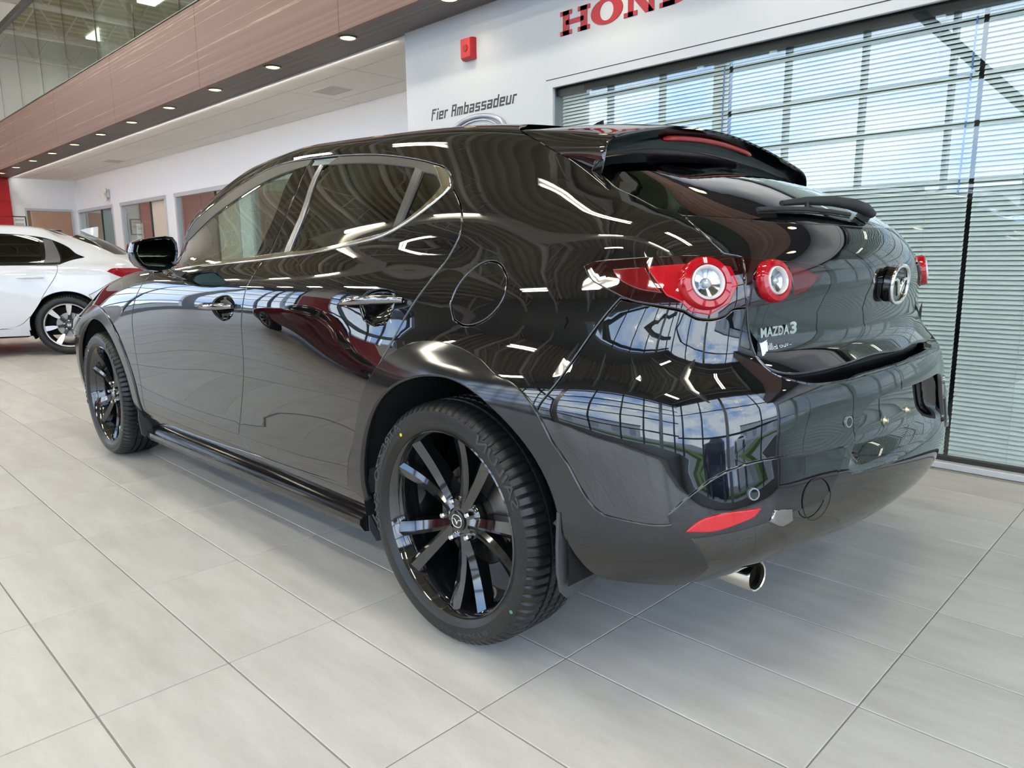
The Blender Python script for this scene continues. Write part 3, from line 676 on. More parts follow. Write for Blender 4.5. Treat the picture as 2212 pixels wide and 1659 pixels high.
def panel_data(S, outline, holes=(), gap=.0016, lip=.012, off=0.0, res=.03, step=.016, corner=38, rim=.0018, shape=None):
    """a trimmed piece of the skin with rounded, turned-in edges -> verts, faces, normals"""
    loops = [smooth_loop(S, outline, corner, step)]+[smooth_loop(S, h, corner, step) for h in holes]
    sc_ = np.array([1.0, .30])
    base = []; rings = []
    for k, L in enumerate(loops):
        sgn = 1 if k == 0 else -1
        L0 = offset_loop(S, L, sgn*(gap+rim)) if gap+rim > 0 else L
        L1 = offset_loop(S, L, sgn*gap) if gap > 0 else L
        base.append(L0); rings.append(L1)
    out = base[0]
    lo, hi = out.min(0), out.max(0); c = (lo+hi)/2
    ju, jv = S.J(np.linspace(lo[0], hi[0], 12), np.full(12, c[1])); lu = np.median(np.linalg.norm(ju, axis=1)); lv = np.median(np.linalg.norm(jv, axis=1))
    nu = max(2, int((hi[0]-lo[0])*lu/res)); nv = max(2, int((hi[1]-lo[1])*lv/res)); nu, nv = min(nu, 170), min(nv, 90)
    gu, gv = np.meshgrid(np.linspace(lo[0], hi[0], nu+1), np.linspace(lo[1], hi[1], nv+1)); gu = gu+((np.arange(nv+1) % 2)*.5*(hi[0]-lo[0])/nu)[:, None]
    X = np.stack([gu.ravel(), gv.ravel()], 1); k = inside(out, X)
    for h in base[1:]: k &= ~inside(h, X)
    X = X[k]
    B = np.concatenate(base)
    if len(X):
        PX = S.P(X[:, 0], X[:, 1]); PB = S.P(B[:, 0], B[:, 1]); mind = np.full(len(X), 9.)
        for q in range(0, len(PB), 64):
            mind = np.minimum(mind, np.sqrt(((PX[:, None]-PB[None, q:q+64])**2).sum(2)).min(1))
        X = X[mind > min(res, step)*.55]
    V = np.concatenate([B, X]) if len(X) else B
    E = []; o = 0
    for L in base:
        n = len(L); E += [(o+i, o+(i+1) % n) for i in range(n)]; o += n
    r = delaunay_2d_cdt([Vector(p) for p in (V*sc_)], E, [], 0, 1e-7)
    V2 = np.array([v[:] for v in r[0]])/sc_; F = [tuple(f) for f in r[2]]
    cen = np.array([V2[list(f)].mean(0) for f in F]); k = inside(out, cen)
    for h in base[1:]: k &= ~inside(h, cen)
    F = [f for f, q in zip(F, k) if q]
    P = S.P(V2[:, 0], V2[:, 1]); N = S.N(V2[:, 0], V2[:, 1])
    ofs = np.full(len(P), off) if shape is None else off+shape(P)
    Q = P+N*ofs[:, None]
    # orient faces along the normals
    a, b, c_ = Q[F[0][0]], Q[F[0][1]], Q[F[0][2]]
    F = [f if np.dot(np.cross(Q[f[1]]-Q[f[0]], Q[f[2]]-Q[f[0]]), N[f[0]]) > 0 else f[::-1] for f in F]
    VV = [Q]; NN = [N]; o = len(Q)
    # boundary vertex lookup
    key = {}
    for i, p in enumerate(V2): key[(round(p[0], 5), round(p[1], 5))] = i
    for L0, L1, kk in zip(base, rings, range(9)):
        n = len(L0); P1 = S.P(L1[:, 0], L1[:, 1]); N1 = S.N(L1[:, 0], L1[:, 1]); P0 = S.P(L0[:, 0], L0[:, 1])
        outw = P1-P0; outw /= np.linalg.norm(outw, axis=1)[:, None]+1e-12
        idx = [key.get((round(p[0], 5), round(p[1], 5))) for p in L0]
        if any(i is None for i in idx):
            idx = [int(np.argmin(((V2-p)**2).sum(1))) for p in L0]
        of1 = (np.full(n, off) if shape is None else off+shape(P1))
        R1 = P1+N1*(of1-rim*.8)[:, None]; R2 = P1+N1*(of1-lip)[:, None]
        VV += [R1, R2]; nn = N1*.75+outw*.65; nn /= np.linalg.norm(nn, axis=1)[:, None]; NN += [nn, outw]
        a0, b0 = o, o+n; o += 2*n
        for i in range(n):
            j = (i+1) % n
            f1 = (idx[i], idx[j], a0+j, a0+i); f2 = (a0+i, a0+j, b0+j, b0+i)
            F += [f1, f2]
    V = np.concatenate(VV); N = np.concatenate(NN)
    G = []
    for f in F:
        if len(f) == 4:
            nrm = np.cross(V[f[1]]-V[f[0]], V[f[2]]-V[f[1]])
            if np.dot(nrm, N[f[2]]) < 0: f = f[::-1]
        G.append(f)
    return V, G, N
def mesh_obj(name, V, F, N, mats, parent, mirror=False):
    if mirror: V = V*[1, -1, 1]; N = N*[1, -1, 1]; F = [f[::-1] for f in F]
    me = bpy.data.meshes.new(name); me.from_pydata(V.tolist(), [], F)
    me.materials.append(mats); me.polygons.foreach_set('use_smooth', [True]*len(F)); me.validate()
    if len(me.vertices) == len(N): me.normals_split_custom_set_from_vertices([tuple(n) for n in N])
    o = bpy.data.objects.new(name, me); C.objects.link(o)
    if parent: o.parent = parent
    return o
def panel(S, name, outline, m, parent, both=True, **kw):
    V, F, N = panel_data(S, outline, **kw)
    a = mesh_obj(name, V, F, N, m, parent)
    if both is True: return a, mesh_obj(name, V, F, N, m, parent, True)
    if both: return a, mesh_obj(name, V, F, N, m, both, True)
    return a
def mirror_obj(o, parent, name=None):
    """right-hand twin of a left-hand part whose mesh is in car coordinates"""
    me = o.data.copy(); bm = bmesh.new(); bm.from_mesh(me)
    for v in bm.verts: v.co.y *= -1
    bmesh.ops.reverse_faces(bm, faces=bm.faces); bm.to_mesh(me); bm.free()
    c = bpy.data.objects.new(name or o.name.split('.')[0], me); C.objects.link(c); c.parent = parent
    for ch in o.children: mirror_obj(ch, c)
    return c
def circle_side(S, cx, cz, r, a0, a1, n=22):
    return [S.inv(cx+r*math.cos(t), cz+r*math.sin(t), (0, 2)) for t in np.linspace(a0, a1, n)]
def crop_v(L, v0): return [(u, max(v, v0)) for u, v in L]
def on_skin(S, uv, off=0.0):
    u, v = np.array([uv[0]]), np.array([uv[1]]); p = S.P(u, v)[0]; n = S.N(u, v)[0]; return p+n*off, n
def skin_frame(S, uv, right, off=0.0):
    """frame on the skin: z = normal, x as close as possible to right"""
    p, n = on_skin(S, uv, off); x = np.array(right, float); x = x-n*np.dot(x, n); x /= np.linalg.norm(x); return frame(p, x, np.cross(n, x), n)
def skin_place(S, uv, right):
    """maps flat artwork onto the skin around a point, following its curvature"""
    M = skin_frame(S, uv, right); u0 = np.array(uv, float)
    def f(V2, h):
        V2 = np.asarray(V2, float); W = np.tile(u0, (len(V2), 1)); tgt = tf(np.column_stack([V2, np.zeros(len(V2))]), M)
        for _ in range(5):
            P = S.P(W[:, 0], W[:, 1]); ju, jv = S.J(W[:, 0], W[:, 1]); d = tgt-P
            A = np.sum(ju*ju, 1); B = np.sum(ju*jv, 1); D = np.sum(jv*jv, 1); det = A*D-B*B+1e-14; a = np.sum(ju*d, 1); b = np.sum(jv*d, 1)
            W = W+np.stack([(D*a-B*b)/det, (A*b-B*a)/det], 1)
        return S.P(W[:, 0], W[:, 1])+S.N(W[:, 0], W[:, 1])*h
    return f

# ------------------------------------------------------------------ car materials
def paint_mat(name, col, ior, rough=.015):
    m = mat(name, col, rough, 0, ior); return m
M_paint = paint_mat('black_car_paint', (.0035, .0035, .0045), 1.90)
M_clad = mat('gloss_black_cladding', (.012, .012, .013), .10, 0, 1.6)
M_frame = mat('window_frame_satin', (.020, .019, .018), .42, 0, 1.4)
M_chrome = mat('chrome', (.80, .79, .76), .06, 1.0)
M_dchrome = mat('black_chrome', (.30, .30, .31), .05, 1.0)
M_gloss = mat('gloss_black_trim', (.003, .003, .004), .02, 0, 1.7)
M_rub = mat('tyre_rubber', (.011, .011, .0115), .36, 0, 1.45, noise=.15, nscale=60)
M_rim = mat('gloss_black_alloy', (.006, .006, .007), .06, 0, 1.9)
M_plast = mat('textured_black_plastic', (.022, .023, .025), .55, noise=.12, nscale=90, bump=.15)
M_liner = mat('wheel_liner_felt', (.006, .006, .006), .95, noise=.5, nscale=160, bump=.5)
M_glassd = glass_mat('dark_car_glass', (.035, .04, .035), 1.52, boost=1.7)
M_glassf = glass_mat('front_car_glass', (.70, .82, .76), 1.52, boost=1.6)
M_steel = mat('stainless_tip', (.72, .68, .60), .16, 1.0)
M_disc = mat('brake_steel', (.30, .27, .24), .35, .9)
M_nut = mat('lug_nut_chrome', (.85, .85, .84), .12, 1.0)
M_lens = mat('red_lens', (.42, .003, .010), .04, 0, 1.6)
M_lensd = mat('smoked_red_lens', (.014, .001, .0016), .02, 0, 1.75)
M_white = mat('white_vinyl', (.82, .82, .82), .4)
M_seat = mat('black_leather', (.02, .019, .018), .45, noise=.1, nscale=40)
M_refl = mat('red_reflector', (.55, .006, .012), .12, 0, 1.6, noise=.25, nscale=400)
FE={
 'fgap':[(5.386,6.681),(5.271,6.151),(5.148,5.593),(5.06,4.99),(5.013,4.519),(4.993,3.73),(4.988,2.916),(4.987,1.899),(4.964,1.074),(5.07,0.824)],
 'bgap_hi':[(6.823,10.974),(7.116,9.864),(7.223,8.734),(7.254,7.458),(7.203,7.141)],
 'bgap':[(7.203,7.141),(7.2,6.614),(7.176,6.092),(7.155,5.616),(7.11,4.867),(7.086,4.043),(7.044,3.335),(6.943,2.334),(6.868,1.436),(6.997,0.941)],
 'cgap':[(8.973,9.197),(9.107,8.725),(9.182,8.344),(9.216,7.846),(9.162,7.112),(9.074,6.472),(8.98,5.91),(8.881,5.32),(8.816,4.823),(8.765,4.441),(8.66,3.712),(8.49,2.868),(8.309,1.959),(8.242,1.136)],
 'dbot':[(4.938,0.688),(5.805,0.761),(6.455,0.828),(6.995,0.925),(7.451,0.966),(7.871,1.049),(8.245,1.164),(8.51,1.177)],
 'sillbot':[(4.571,-0.076),(5.517,0.005),(6.193,-0.033),(7.02,0.053),(7.702,0.138),(8.344,0.201)],
 'gutter':[(2.671,8.442),(3.823,9.112),(4.492,9.677),(4.797,10.192),(5.199,10.618),(5.743,10.884),(6.29,11.026),(6.869,11.052),(7.359,10.974),(7.839,10.762),(8.158,10.556),(8.451,10.314),(8.644,10.103),(8.786,9.908),(8.887,9.628),(8.95,9.363),(8.962,9.218)],
 'belt':[(5.801,6.844),(6.072,6.991),(6.612,7.083),(7.125,7.16),(7.795,7.406),(8.103,7.641),(8.405,7.865),(8.546,8.061),(8.673,8.311),(8.841,8.741),(8.915,9.003),(8.951,9.244)],
 'chrome_in':[(5.728,7.03),(6.496,7.3),(7.073,7.4),(7.49,7.508),(7.78,7.555),(8.09,7.778),(8.318,7.923),(8.523,8.097),(8.661,8.4),(8.768,8.716),(8.837,9.023),(8.859,9.246),(8.808,9.479),(8.683,9.987)],
 'chrome_out':[(5.801,6.844),(6.072,6.991),(6.612,7.083),(7.125,7.16),(7.795,7.406),(8.103,7.641),(8.405,7.865),(8.546,8.061),(8.673,8.311),(8.841,8.741),(8.915,9.003),(8.951,9.244),(8.919,9.445),(8.855,9.7),(8.765,9.891),(8.683,9.987)],
 'glass_f':[(5.732,7.257),(3.787,8.624),(4.824,8.883),(5.416,9.435),(5.825,9.911),(6.184,10.334),(6.449,10.547),(6.72,10.68),(7.037,9.077),(7.073,7.4),(6.487,7.34)],
 'app_f':[(6.72,10.68),(6.922,10.769),(7.145,9.775),(7.23,8.703),(7.251,7.484),(7.078,7.415),(7.037,9.077)],
 'app_r':[(6.954,10.76),(7.185,10.693),(7.406,9.08),(7.435,7.5),(7.27,7.478),(7.244,8.699),(7.161,9.77)],
 'glass_r':[(7.238,10.671),(7.707,10.518),(8.124,10.287),(8.496,9.996),(8.527,8.979),(8.531,8.116),(8.317,7.939),(8.088,7.797),(7.776,7.586),(7.488,7.532),(7.45,9.094)],
 'div':[(8.496,9.996),(8.588,9.845),(8.606,9.007),(8.604,8.283),(8.533,8.137),(8.527,8.979)],
 'glass_q':[(8.598,9.81),(8.74,9.646),(8.81,9.404),(8.848,9.231),(8.826,9.047),(8.762,8.755),(8.657,8.427),(8.607,8.296),(8.608,8.993)],
 'arch_in':[(8.472,1.127),(8.488,1.725),(8.523,2.193),(8.6,2.634),(8.742,3.138),(8.942,3.611),(9.144,3.972),(9.277,4.212),(9.447,4.256),(9.657,4.188),(9.843,4.062),(9.984,3.842),(10.169,3.391),(10.337,2.822),(10.581,2.073),(10.697,1.586)],
 'arch_out':[(8.245,1.164),(8.444,2.811),(8.573,3.583),(8.692,4.085),(8.798,4.492),(8.922,4.77),(9.053,4.941),(9.207,5.012),(9.371,4.994),(9.547,4.91),(9.748,4.724),(9.929,4.477),(10.121,4.34),(10.261,4.2),(10.492,3.817),(10.671,3.317),(10.869,2.859),(10.999,2.416),(11.121,2.062),(11.22,1.895),(11.663,2.023)],
 'bseam':[(11.126,6.107),(10.896,5.432),(10.758,4.907),(10.645,4.353),(10.492,3.817)],
 'lamp':[(10.607,6.867),(10.7,7.01),(11.141,7.162),(11.568,7.268),(12.008,7.317),(12.439,7.285),(12.948,7.22),(13.348,7.149),(13.592,7.066),(13.463,6.635),(13.184,6.208),(12.792,6.034),(12.437,5.968),(12.305,5.933),(12.226,5.802),(12.088,5.728),(11.909,5.765),(11.789,5.894),(11.559,5.976),(11.244,6.068),(10.974,6.283),(10.717,6.554)],
 'lsplit':[(12.429,7.296),(12.419,6.538),(12.459,5.967)],
 'lred':[(11.352,6.928),(11.611,7.007),(12.02,7.082),(12.257,7.015),(12.337,6.588),(12.244,6.077),(12.044,5.824),(11.851,5.886),(11.738,6.097),(11.601,6.215),(11.46,6.594)],
 'lred3':[(10.976,6.818),(11.332,6.919),(11.436,6.591),(11.551,6.276),(11.306,6.341),(11.055,6.594)],
 'hgap_lo':[(12.47,5.966),(12.5,5.653),(12.544,5.28),(12.601,4.941),(12.686,4.639),(12.881,4.41),(13.57,4.355),(14.368,4.476)],
 'hgap_up':[(9.557,11.507),(9.799,10.897),(10.053,10.335),(10.351,9.996),(10.71,9.652)],
 'gl_left':[(10.71,9.652),(10.9,9.187),(11.177,8.909),(11.489,8.564),(11.716,8.455),(11.871,8.354)],
 'hgap_mid':[(11.871,8.354),(11.959,8.052),(12.091,7.714),(12.23,7.355)],
 'glbot':[(11.871,8.354),(12.219,8.346),(12.748,8.296),(13.26,8.203),(14.234,8.158)],
 'fuel':[(9.292,5.804),(9.311,6.118),(9.379,6.519),(9.502,6.866),(9.624,6.888),(9.733,6.646),(9.797,6.292),(9.79,5.923),(9.714,5.63),(9.59,5.428),(9.46,5.378),(9.358,5.482)],
 'handle_r':[(8.303,5.627),(8.494,5.865),(8.794,5.739)],
 'cup_r':[(8.447,5.677),(8.472,5.863),(8.546,6.006),(8.65,6.037),(8.742,5.977),(8.773,5.788),(8.765,5.484),(8.716,5.277),(8.62,5.229),(8.508,5.343)],
 'cup_f':[(6.669,5.31),(6.722,5.523),(6.846,5.686),(6.963,5.673),(7.027,5.501),(7.003,5.223),(6.942,5.024),(6.835,4.935),(6.734,5.089)],
 'lower_edge':[(11.663,2.023),(11.791,2.36),(11.997,2.74),(12.225,2.918),(12.577,2.953),(13.013,2.87),(13.46,2.824)],
 'refl':[(11.791,1.726),(11.885,1.947),(12.054,2.067),(12.359,2.086),(12.303,1.947),(12.202,1.874),(11.986,1.738)],
 'sens':[(12.3,2.363),(13.491,3.243)],
 'tow':[(12.863,1.972)],
 'plate':[(13.567,2.939),(13.727,3.142),(13.966,3.275),(14.461,3.267)],
 'bigring':[(11.978,6.545)],
 'smallring':[(12.764,6.646)],
 'txt':[(12.659,5.36),(13.161,5.457)],
 'stick':[(12.65,5.049),(13.137,5.12)],
 'spo_bot':[(10.688,9.622),(10.847,9.85),(11.198,10.081),(12.398,10.784),(13.244,11.007),(13.892,10.901),(14.423,10.71)],
 'lowpatch':[(11.663,2.023),(11.791,2.36),(11.997,2.74),(12.225,2.918),(12.577,2.953),(13.013,2.87),(13.46,2.824),(13.392,2.589),(13.244,2.113),(13.076,1.809),(12.658,1.788),(12.285,1.71),(11.987,1.618),(11.793,1.549),(11.696,1.739)],
 'reflwell':[(11.791,1.708),(12.054,2.067),(12.367,2.091),(12.552,2.044),(12.534,1.854),(12.46,1.744),(12.055,1.702)],
 'platebar':[(13.567,2.931),(13.727,3.142),(13.895,3.231),(14.922,3.243),(15.117,3.12),(14.053,3.069)],
 'wedge':[(14.937,3.239),(15.867,3.207),(15.891,2.902),(15.589,2.49),(15.149,3.093)],
 'lip':[(12.716,4.494),(12.844,4.297),(13.055,4.085),(13.569,3.984),(13.986,4.003)],
 'claddiag':[(10.709,1.548),(10.854,1.261),(10.966,0.763),(11.036,0.395),(11.122,0.146)],
 'emblem':[(14.851,6.511)],
 'wip':[(14.741,8.396),(13.758,8.773),(13.013,8.592)],
 'brake':[(15.057,12.246)],
}
NET=np.array([
 [(3.46,0,0.22),(3.42,0.4,0.22),(3.32,0.66,0.21),(3.22,0.8,0.2),(2.725,0.81,0.185),(2.2,0.8,0.165),(1.7,0.8,0.16),(1.15,0.8,0.16),(0.6,0.81,0.165),(0.15,0.815,0.19),(-0.2,0.82,0.26),(-0.42,0.805,0.285),(-0.605,0.68,0.29),(-0.7,0.45,0.314),(-0.748,0.22,0.32),(-0.763,0,0.322)],
 [(3.5,0,0.31),(3.46,0.42,0.31),(3.36,0.7,0.305),(3.22,0.845,0.3),(2.725,0.862,0.3),(2.2,0.858,0.3),(1.7,0.856,0.3),(1.15,0.856,0.3),(0.6,0.86,0.3),(0.15,0.865,0.3),(-0.2,0.858,0.345),(-0.42,0.85,0.365),(-0.668,0.728,0.372),(-0.765,0.487,0.382),(-0.812,0.24,0.388),(-0.828,0,0.39)],
 [(3.52,0,0.42),(3.48,0.43,0.42),(3.37,0.715,0.42),(3.22,0.865,0.42),(2.725,0.885,0.42),(2.2,0.872,0.42),(1.7,0.864,0.42),(1.15,0.864,0.42),(0.6,0.872,0.42),(0.15,0.885,0.42),(-0.2,0.872,0.45),(-0.42,0.853,0.468),(-0.676,0.731,0.475),(-0.781,0.491,0.485),(-0.832,0.247,0.49),(-0.847,0,0.492)],
 [(3.53,0,0.54),(3.49,0.43,0.54),(3.375,0.715,0.54),(3.22,0.872,0.55),(2.725,0.893,0.55),(2.2,0.88,0.55),(1.7,0.869,0.55),(1.15,0.869,0.55),(0.6,0.88,0.55),(0.15,0.893,0.55),(-0.2,0.882,0.565),(-0.42,0.85,0.575),(-0.661,0.723,0.585),(-0.769,0.487,0.595),(-0.819,0.25,0.6),(-0.834,0,0.603)],
 [(3.51,0,0.635),(3.47,0.43,0.635),(3.36,0.71,0.64),(3.22,0.865,0.66),(2.725,0.892,0.675),(2.2,0.885,0.68),(1.7,0.878,0.68),(1.15,0.878,0.68),(0.6,0.887,0.68),(0.15,0.898,0.68),(-0.2,0.888,0.685),(-0.42,0.838,0.69),(-0.641,0.713,0.7),(-0.748,0.485,0.715),(-0.797,0.25,0.725),(-0.812,0,0.73)],
 [(3.47,0,0.69),(3.43,0.43,0.695),(3.33,0.695,0.695),(3.22,0.84,0.695),(2.725,0.88,0.775),(2.2,0.884,0.79),(1.7,0.882,0.79),(1.15,0.883,0.79),(0.6,0.884,0.79),(0.15,0.86,0.79),(-0.2,0.838,0.79),(-0.42,0.797,0.79),(-0.608,0.685,0.79),(-0.688,0.47,0.79),(-0.732,0.242,0.79),(-0.746,0,0.79)],
 [(3.4,0,0.72),(3.36,0.42,0.725),(3.27,0.67,0.71),(3.15,0.8,0.73),(2.725,0.852,0.845),(2.2,0.866,0.89),(1.7,0.868,0.9),(1.15,0.87,0.905),(0.6,0.866,0.91),(0.15,0.818,0.91),(-0.2,0.796,0.905),(-0.42,0.76,0.9),(-0.6,0.668,0.895),(-0.682,0.462,0.89),(-0.728,0.24,0.885),(-0.742,0,0.885)],
 [(3.22,0,0.765),(3.19,0.4,0.765),(3.12,0.61,0.74),(3.03,0.735,0.77),(2.66,0.79,0.895),(2.2,0.81,0.955),(1.7,0.812,0.97),(1.15,0.818,0.985),(0.6,0.815,0.995),(0.15,0.778,1),(-0.2,0.758,0.995),(-0.42,0.729,0.985),(-0.588,0.645,0.975),(-0.675,0.455,0.968),(-0.728,0.238,0.965),(-0.745,0,0.963)],
 [(2.42,0,0.985),(2.4,0.4,0.975),(2.32,0.62,0.97),(2.24,0.68,0.975),(2.13,0.715,0.98),(1.97,0.748,0.995),(1.62,0.768,1.02),(1.15,0.778,1.05),(0.6,0.775,1.065),(0.15,0.754,1.075),(-0.2,0.718,1.075),(-0.42,0.692,1.065),(-0.54,0.603,1.058),(-0.622,0.433,1.055),(-0.678,0.23,1.055),(-0.695,0,1.055)],
 [(2.22,0,1.152),(2.19,0.385,1.147),(2.11,0.61,1.14),(2.05,0.663,1.132),(1.96,0.683,1.132),(1.82,0.698,1.134),(1.54,0.716,1.149),(1.12,0.725,1.155),(0.6,0.722,1.165),(0.15,0.702,1.17),(-0.17,0.655,1.16),(-0.34,0.602,1.145),(-0.435,0.532,1.14),(-0.508,0.398,1.134),(-0.56,0.217,1.139),(-0.575,0,1.139)],
 [(2,0,1.287),(1.98,0.36,1.282),(1.917,0.57,1.272),(1.872,0.612,1.262),(1.792,0.628,1.26),(1.657,0.641,1.259),(1.422,0.655,1.264),(1.07,0.664,1.26),(0.6,0.658,1.262),(0.17,0.632,1.258),(-0.11,0.576,1.242),(-0.23,0.526,1.227),(-0.31,0.471,1.214),(-0.362,0.362,1.2),(-0.402,0.2,1.205),(-0.417,0,1.21)],
 [(1.8,0,1.387),(1.785,0.335,1.38),(1.72,0.51,1.369),(1.685,0.548,1.36),(1.61,0.562,1.357),(1.495,0.576,1.357),(1.29,0.592,1.36),(0.99,0.604,1.35),(0.58,0.598,1.347),(0.2,0.57,1.329),(-0.04,0.514,1.306),(-0.13,0.468,1.292),(-0.185,0.418,1.266),(-0.225,0.322,1.246),(-0.255,0.18,1.25),(-0.265,0,1.255)],
 [(1.58,0,1.442),(1.57,0.3,1.432),(1.52,0.435,1.42),(1.49,0.468,1.414),(1.43,0.482,1.417),(1.335,0.493,1.422),(1.17,0.502,1.427),(0.92,0.506,1.419),(0.57,0.5,1.404),(0.26,0.468,1.387),(0.06,0.412,1.364),(-0.02,0.368,1.35),(-0.06,0.318,1.344),(-0.085,0.245,1.343),(-0.105,0.13,1.345),(-0.11,0,1.348)],
 [(1.36,0,1.444),(1.35,0.17,1.443),(1.32,0.23,1.44),(1.29,0.245,1.438),(1.25,0.25,1.44),(1.18,0.254,1.442),(1.05,0.257,1.444),(0.85,0.258,1.433),(0.55,0.253,1.426),(0.32,0.238,1.412),(0.18,0.205,1.395),(0.12,0.185,1.386),(0.1,0.16,1.382),(0.08,0.12,1.382),(0.07,0.065,1.383),(0.065,0,1.384)],
 [(1.16,0,1.45),(1.16,0,1.45),(1.16,0,1.45),(1.14,0,1.45),(1.11,0,1.45),(1.06,0,1.45),(0.96,0,1.45),(0.81,0,1.435),(0.55,0,1.43),(0.38,0,1.42),(0.3,0,1.41),(0.26,0,1.405),(0.24,0,1.403),(0.24,0,1.403),(0.24,0,1.403),(0.24,0,1.403)],
],float)

# ------------------------------------------------------------------ the black hatchback
S = Surf(NET)
car = empty('hatchback_car', (0, 0, 0)); tag(car, 'glossy black five door hatchback with black wheels filling the foreground', 'car')
rad = math.radians
ARC_R = (0.0, .325); ARC_F = (2.725, .325)
vb = S.rear((0.0, .757))[0][1]; vg = S.rear((0.0, 1.066))[0][1]; vt = S.rear((0.0, 1.262))[0][1]

# doors, below the glass
front_door, front_door_r = panel(S, 'front_door', FE['fgap']+FE['dbot'][1:3]+FE['bgap'][::-1]+FE['belt'][3::-1], M_paint, car, holes=[FE['cup_f']], gap=.0022, res=.035)
rear_door, rear_door_r = panel(S, 'rear_door', FE['bgap']+FE['dbot'][4:6]+FE['cgap'][::-1]+FE['belt'][-2:3:-1], M_paint, car, holes=[FE['cup_r']], gap=.0022, res=.03)
def bowl(cup, depth, pr, pl):
    q = np.array(cup); p = S.P(q[:, 0], q[:, 1]); c = p.mean(0); rx = np.abs(p[:, 0]-c[0]).max(); rz = np.abs(p[:, 2]-c[2]).max()
    sh = lambda P: -depth*np.clip(1-((P[:, 0]-c[0])/rx)**2-((P[:, 2]-c[2])/rz)**2, 0, 1)**.7
    V, F, N = panel_data(S, cup, gap=0, rim=.002, lip=.004, res=.008, step=.008, shape=sh)
    for par, mi in ((pl, False), (pr, True)):
        VV = V*[1, -1, 1] if mi else V; FF = [f[::-1] for f in F] if mi else F
        me = bpy.data.meshes.new('handle_cup'); me.from_pydata(VV.tolist(), [], FF); me.materials.append(M_gloss); me.polygons.foreach_set('use_smooth', [True]*len(FF))
        o = bpy.data.objects.new('handle_cup', me); C.objects.link(o); o.parent = par
bowl(FE['cup_f'], .028, front_door_r, front_door); bowl(FE['cup_r'], .028, rear_door_r, rear_door)
def handle(x0, x1, z0, z1, pl, pr):
    n = 13; P = []; R = []
    for k in range(n):
        t = k/(n-1); p, nn = on_skin(S, S.side((x0+(x1-x0)*t, z0+(z1-z0)*t))[0]); P.append(p+nn*(.004+.030*math.sin(math.pi*min(1, max(0, t*.92+.04)))**.6)); R.append(.004+.0095*math.sin(math.pi*min(.96, t*.9+.06))**.5)
    o = MB().tube(P, R, 14, flat=1.0).build('door_handle', M_dchrome, pl, 60); mirror_obj(o, pr)
handle(.452, .200, .872, .886, rear_door, rear_door_r); handle(1.405, 1.125, .828, .838, front_door, front_door_r)
# window frames, glass, applique, bright trim
gtr = FE['gutter']; a_base = S.side((2.06, 1.05))[0]
ff, ffr = panel(S, 'window_frame', [FE['belt'][0], S.side((1.96, 1.0))[0], a_base]+gtr[1:8]+FE['bgap_hi'][1:4]+FE['belt'][3:0:-1], M_frame, front_door, front_door_r, holes=[FE['glass_f']], gap=.0015, off=-.002)
rf, rfr = panel(S, 'window_frame', FE['bgap_hi'][3:0:-1]+gtr[8:]+FE['belt'][-2:3:-1], M_frame, rear_door, rear_door_r, holes=[FE['glass_r'], FE['glass_q']], gap=.0015, off=-.002)
panel(S, 'side_glass', FE['glass_f'], M_glassf, front_door, front_door_r, gap=-.001, off=-.005, lip=.001)
panel(S, 'side_glass', FE['glass_r'], M_glassd, rear_door, rear_door_r, gap=-.001, off=-.005, lip=.001)
panel(S, 'quarter_glass', FE['glass_q'], M_glassd, rear_door, rear_door_r, gap=-.001, off=-.005, lip=.001)
panel(S, 'pillar_trim', FE['app_f'], M_gloss, front_door, front_door_r, gap=.0008, off=.0004, lip=.006)
panel(S, 'pillar_trim', FE['app_r'], M_gloss, rear_door, rear_door_r, gap=.0008, off=.0004, lip=.006)
panel(S, 'glass_divider', FE['div'], mat('satin_black_trim', (.05, .05, .052), .3, .3), rear_door, rear_door_r, gap=.0005, off=.003, lip=.01)
panel(S, 'bright_trim', FE['chrome_in']+FE['chrome_out'][::-1], M_chrome, car, gap=.0003, off=.004, lip=.010, corner=30, rim=.0015)
bar = [(FE['app_r'][1][0], FE['app_r'][1][1])]
q0, q1, q2 = FE['app_r'][1], FE['app_r'][2], FE['app_r'][3]; g0_, g1_, g2_ = FE['glass_r'][0], FE['glass_r'][-1], FE['glass_r'][-2]
panel(S, 'divider_strip', [q0, q1, q2, g2_, g1_, g0_], mat('brushed_strip', (.34, .34, .36), .25, .9), rear_door, rear_door_r, gap=-.0005, off=.002, lip=.006)
# body side: rear quarter, roof rail, windscreen pillar in one pressing
uni = FE['cgap'][::-1]+gtr[-2:0:-1]+[a_base, S.side((2.12, 1.02))[0], (2.62, 8.35), (2.58, 9.2), (2.55, 10.2), (2.55, 11.2), (2.6, 12.3), (4, 12.4), (5.5, 12.4), (7, 12.4), (8.5, 12.4), (9.5, 12.35)]
uni += FE['hgap_up']+FE['gl_left'][1:]+FE['hgap_mid'][1:]+FE['lsplit']+FE['lamp'][13:20]+FE['bseam']+circle_side(S, *ARC_R, .405, rad(137), rad(-3), 26)
side_l, side_r = panel(S, 'rear_quarter', uni, M_paint, car, holes=[FE['fuel']], gap=.0022, res=.03)
panel(S, 'fuel_door', FE['fuel'], M_paint, side_l, False, gap=.0022, lip=.006, res=.02)
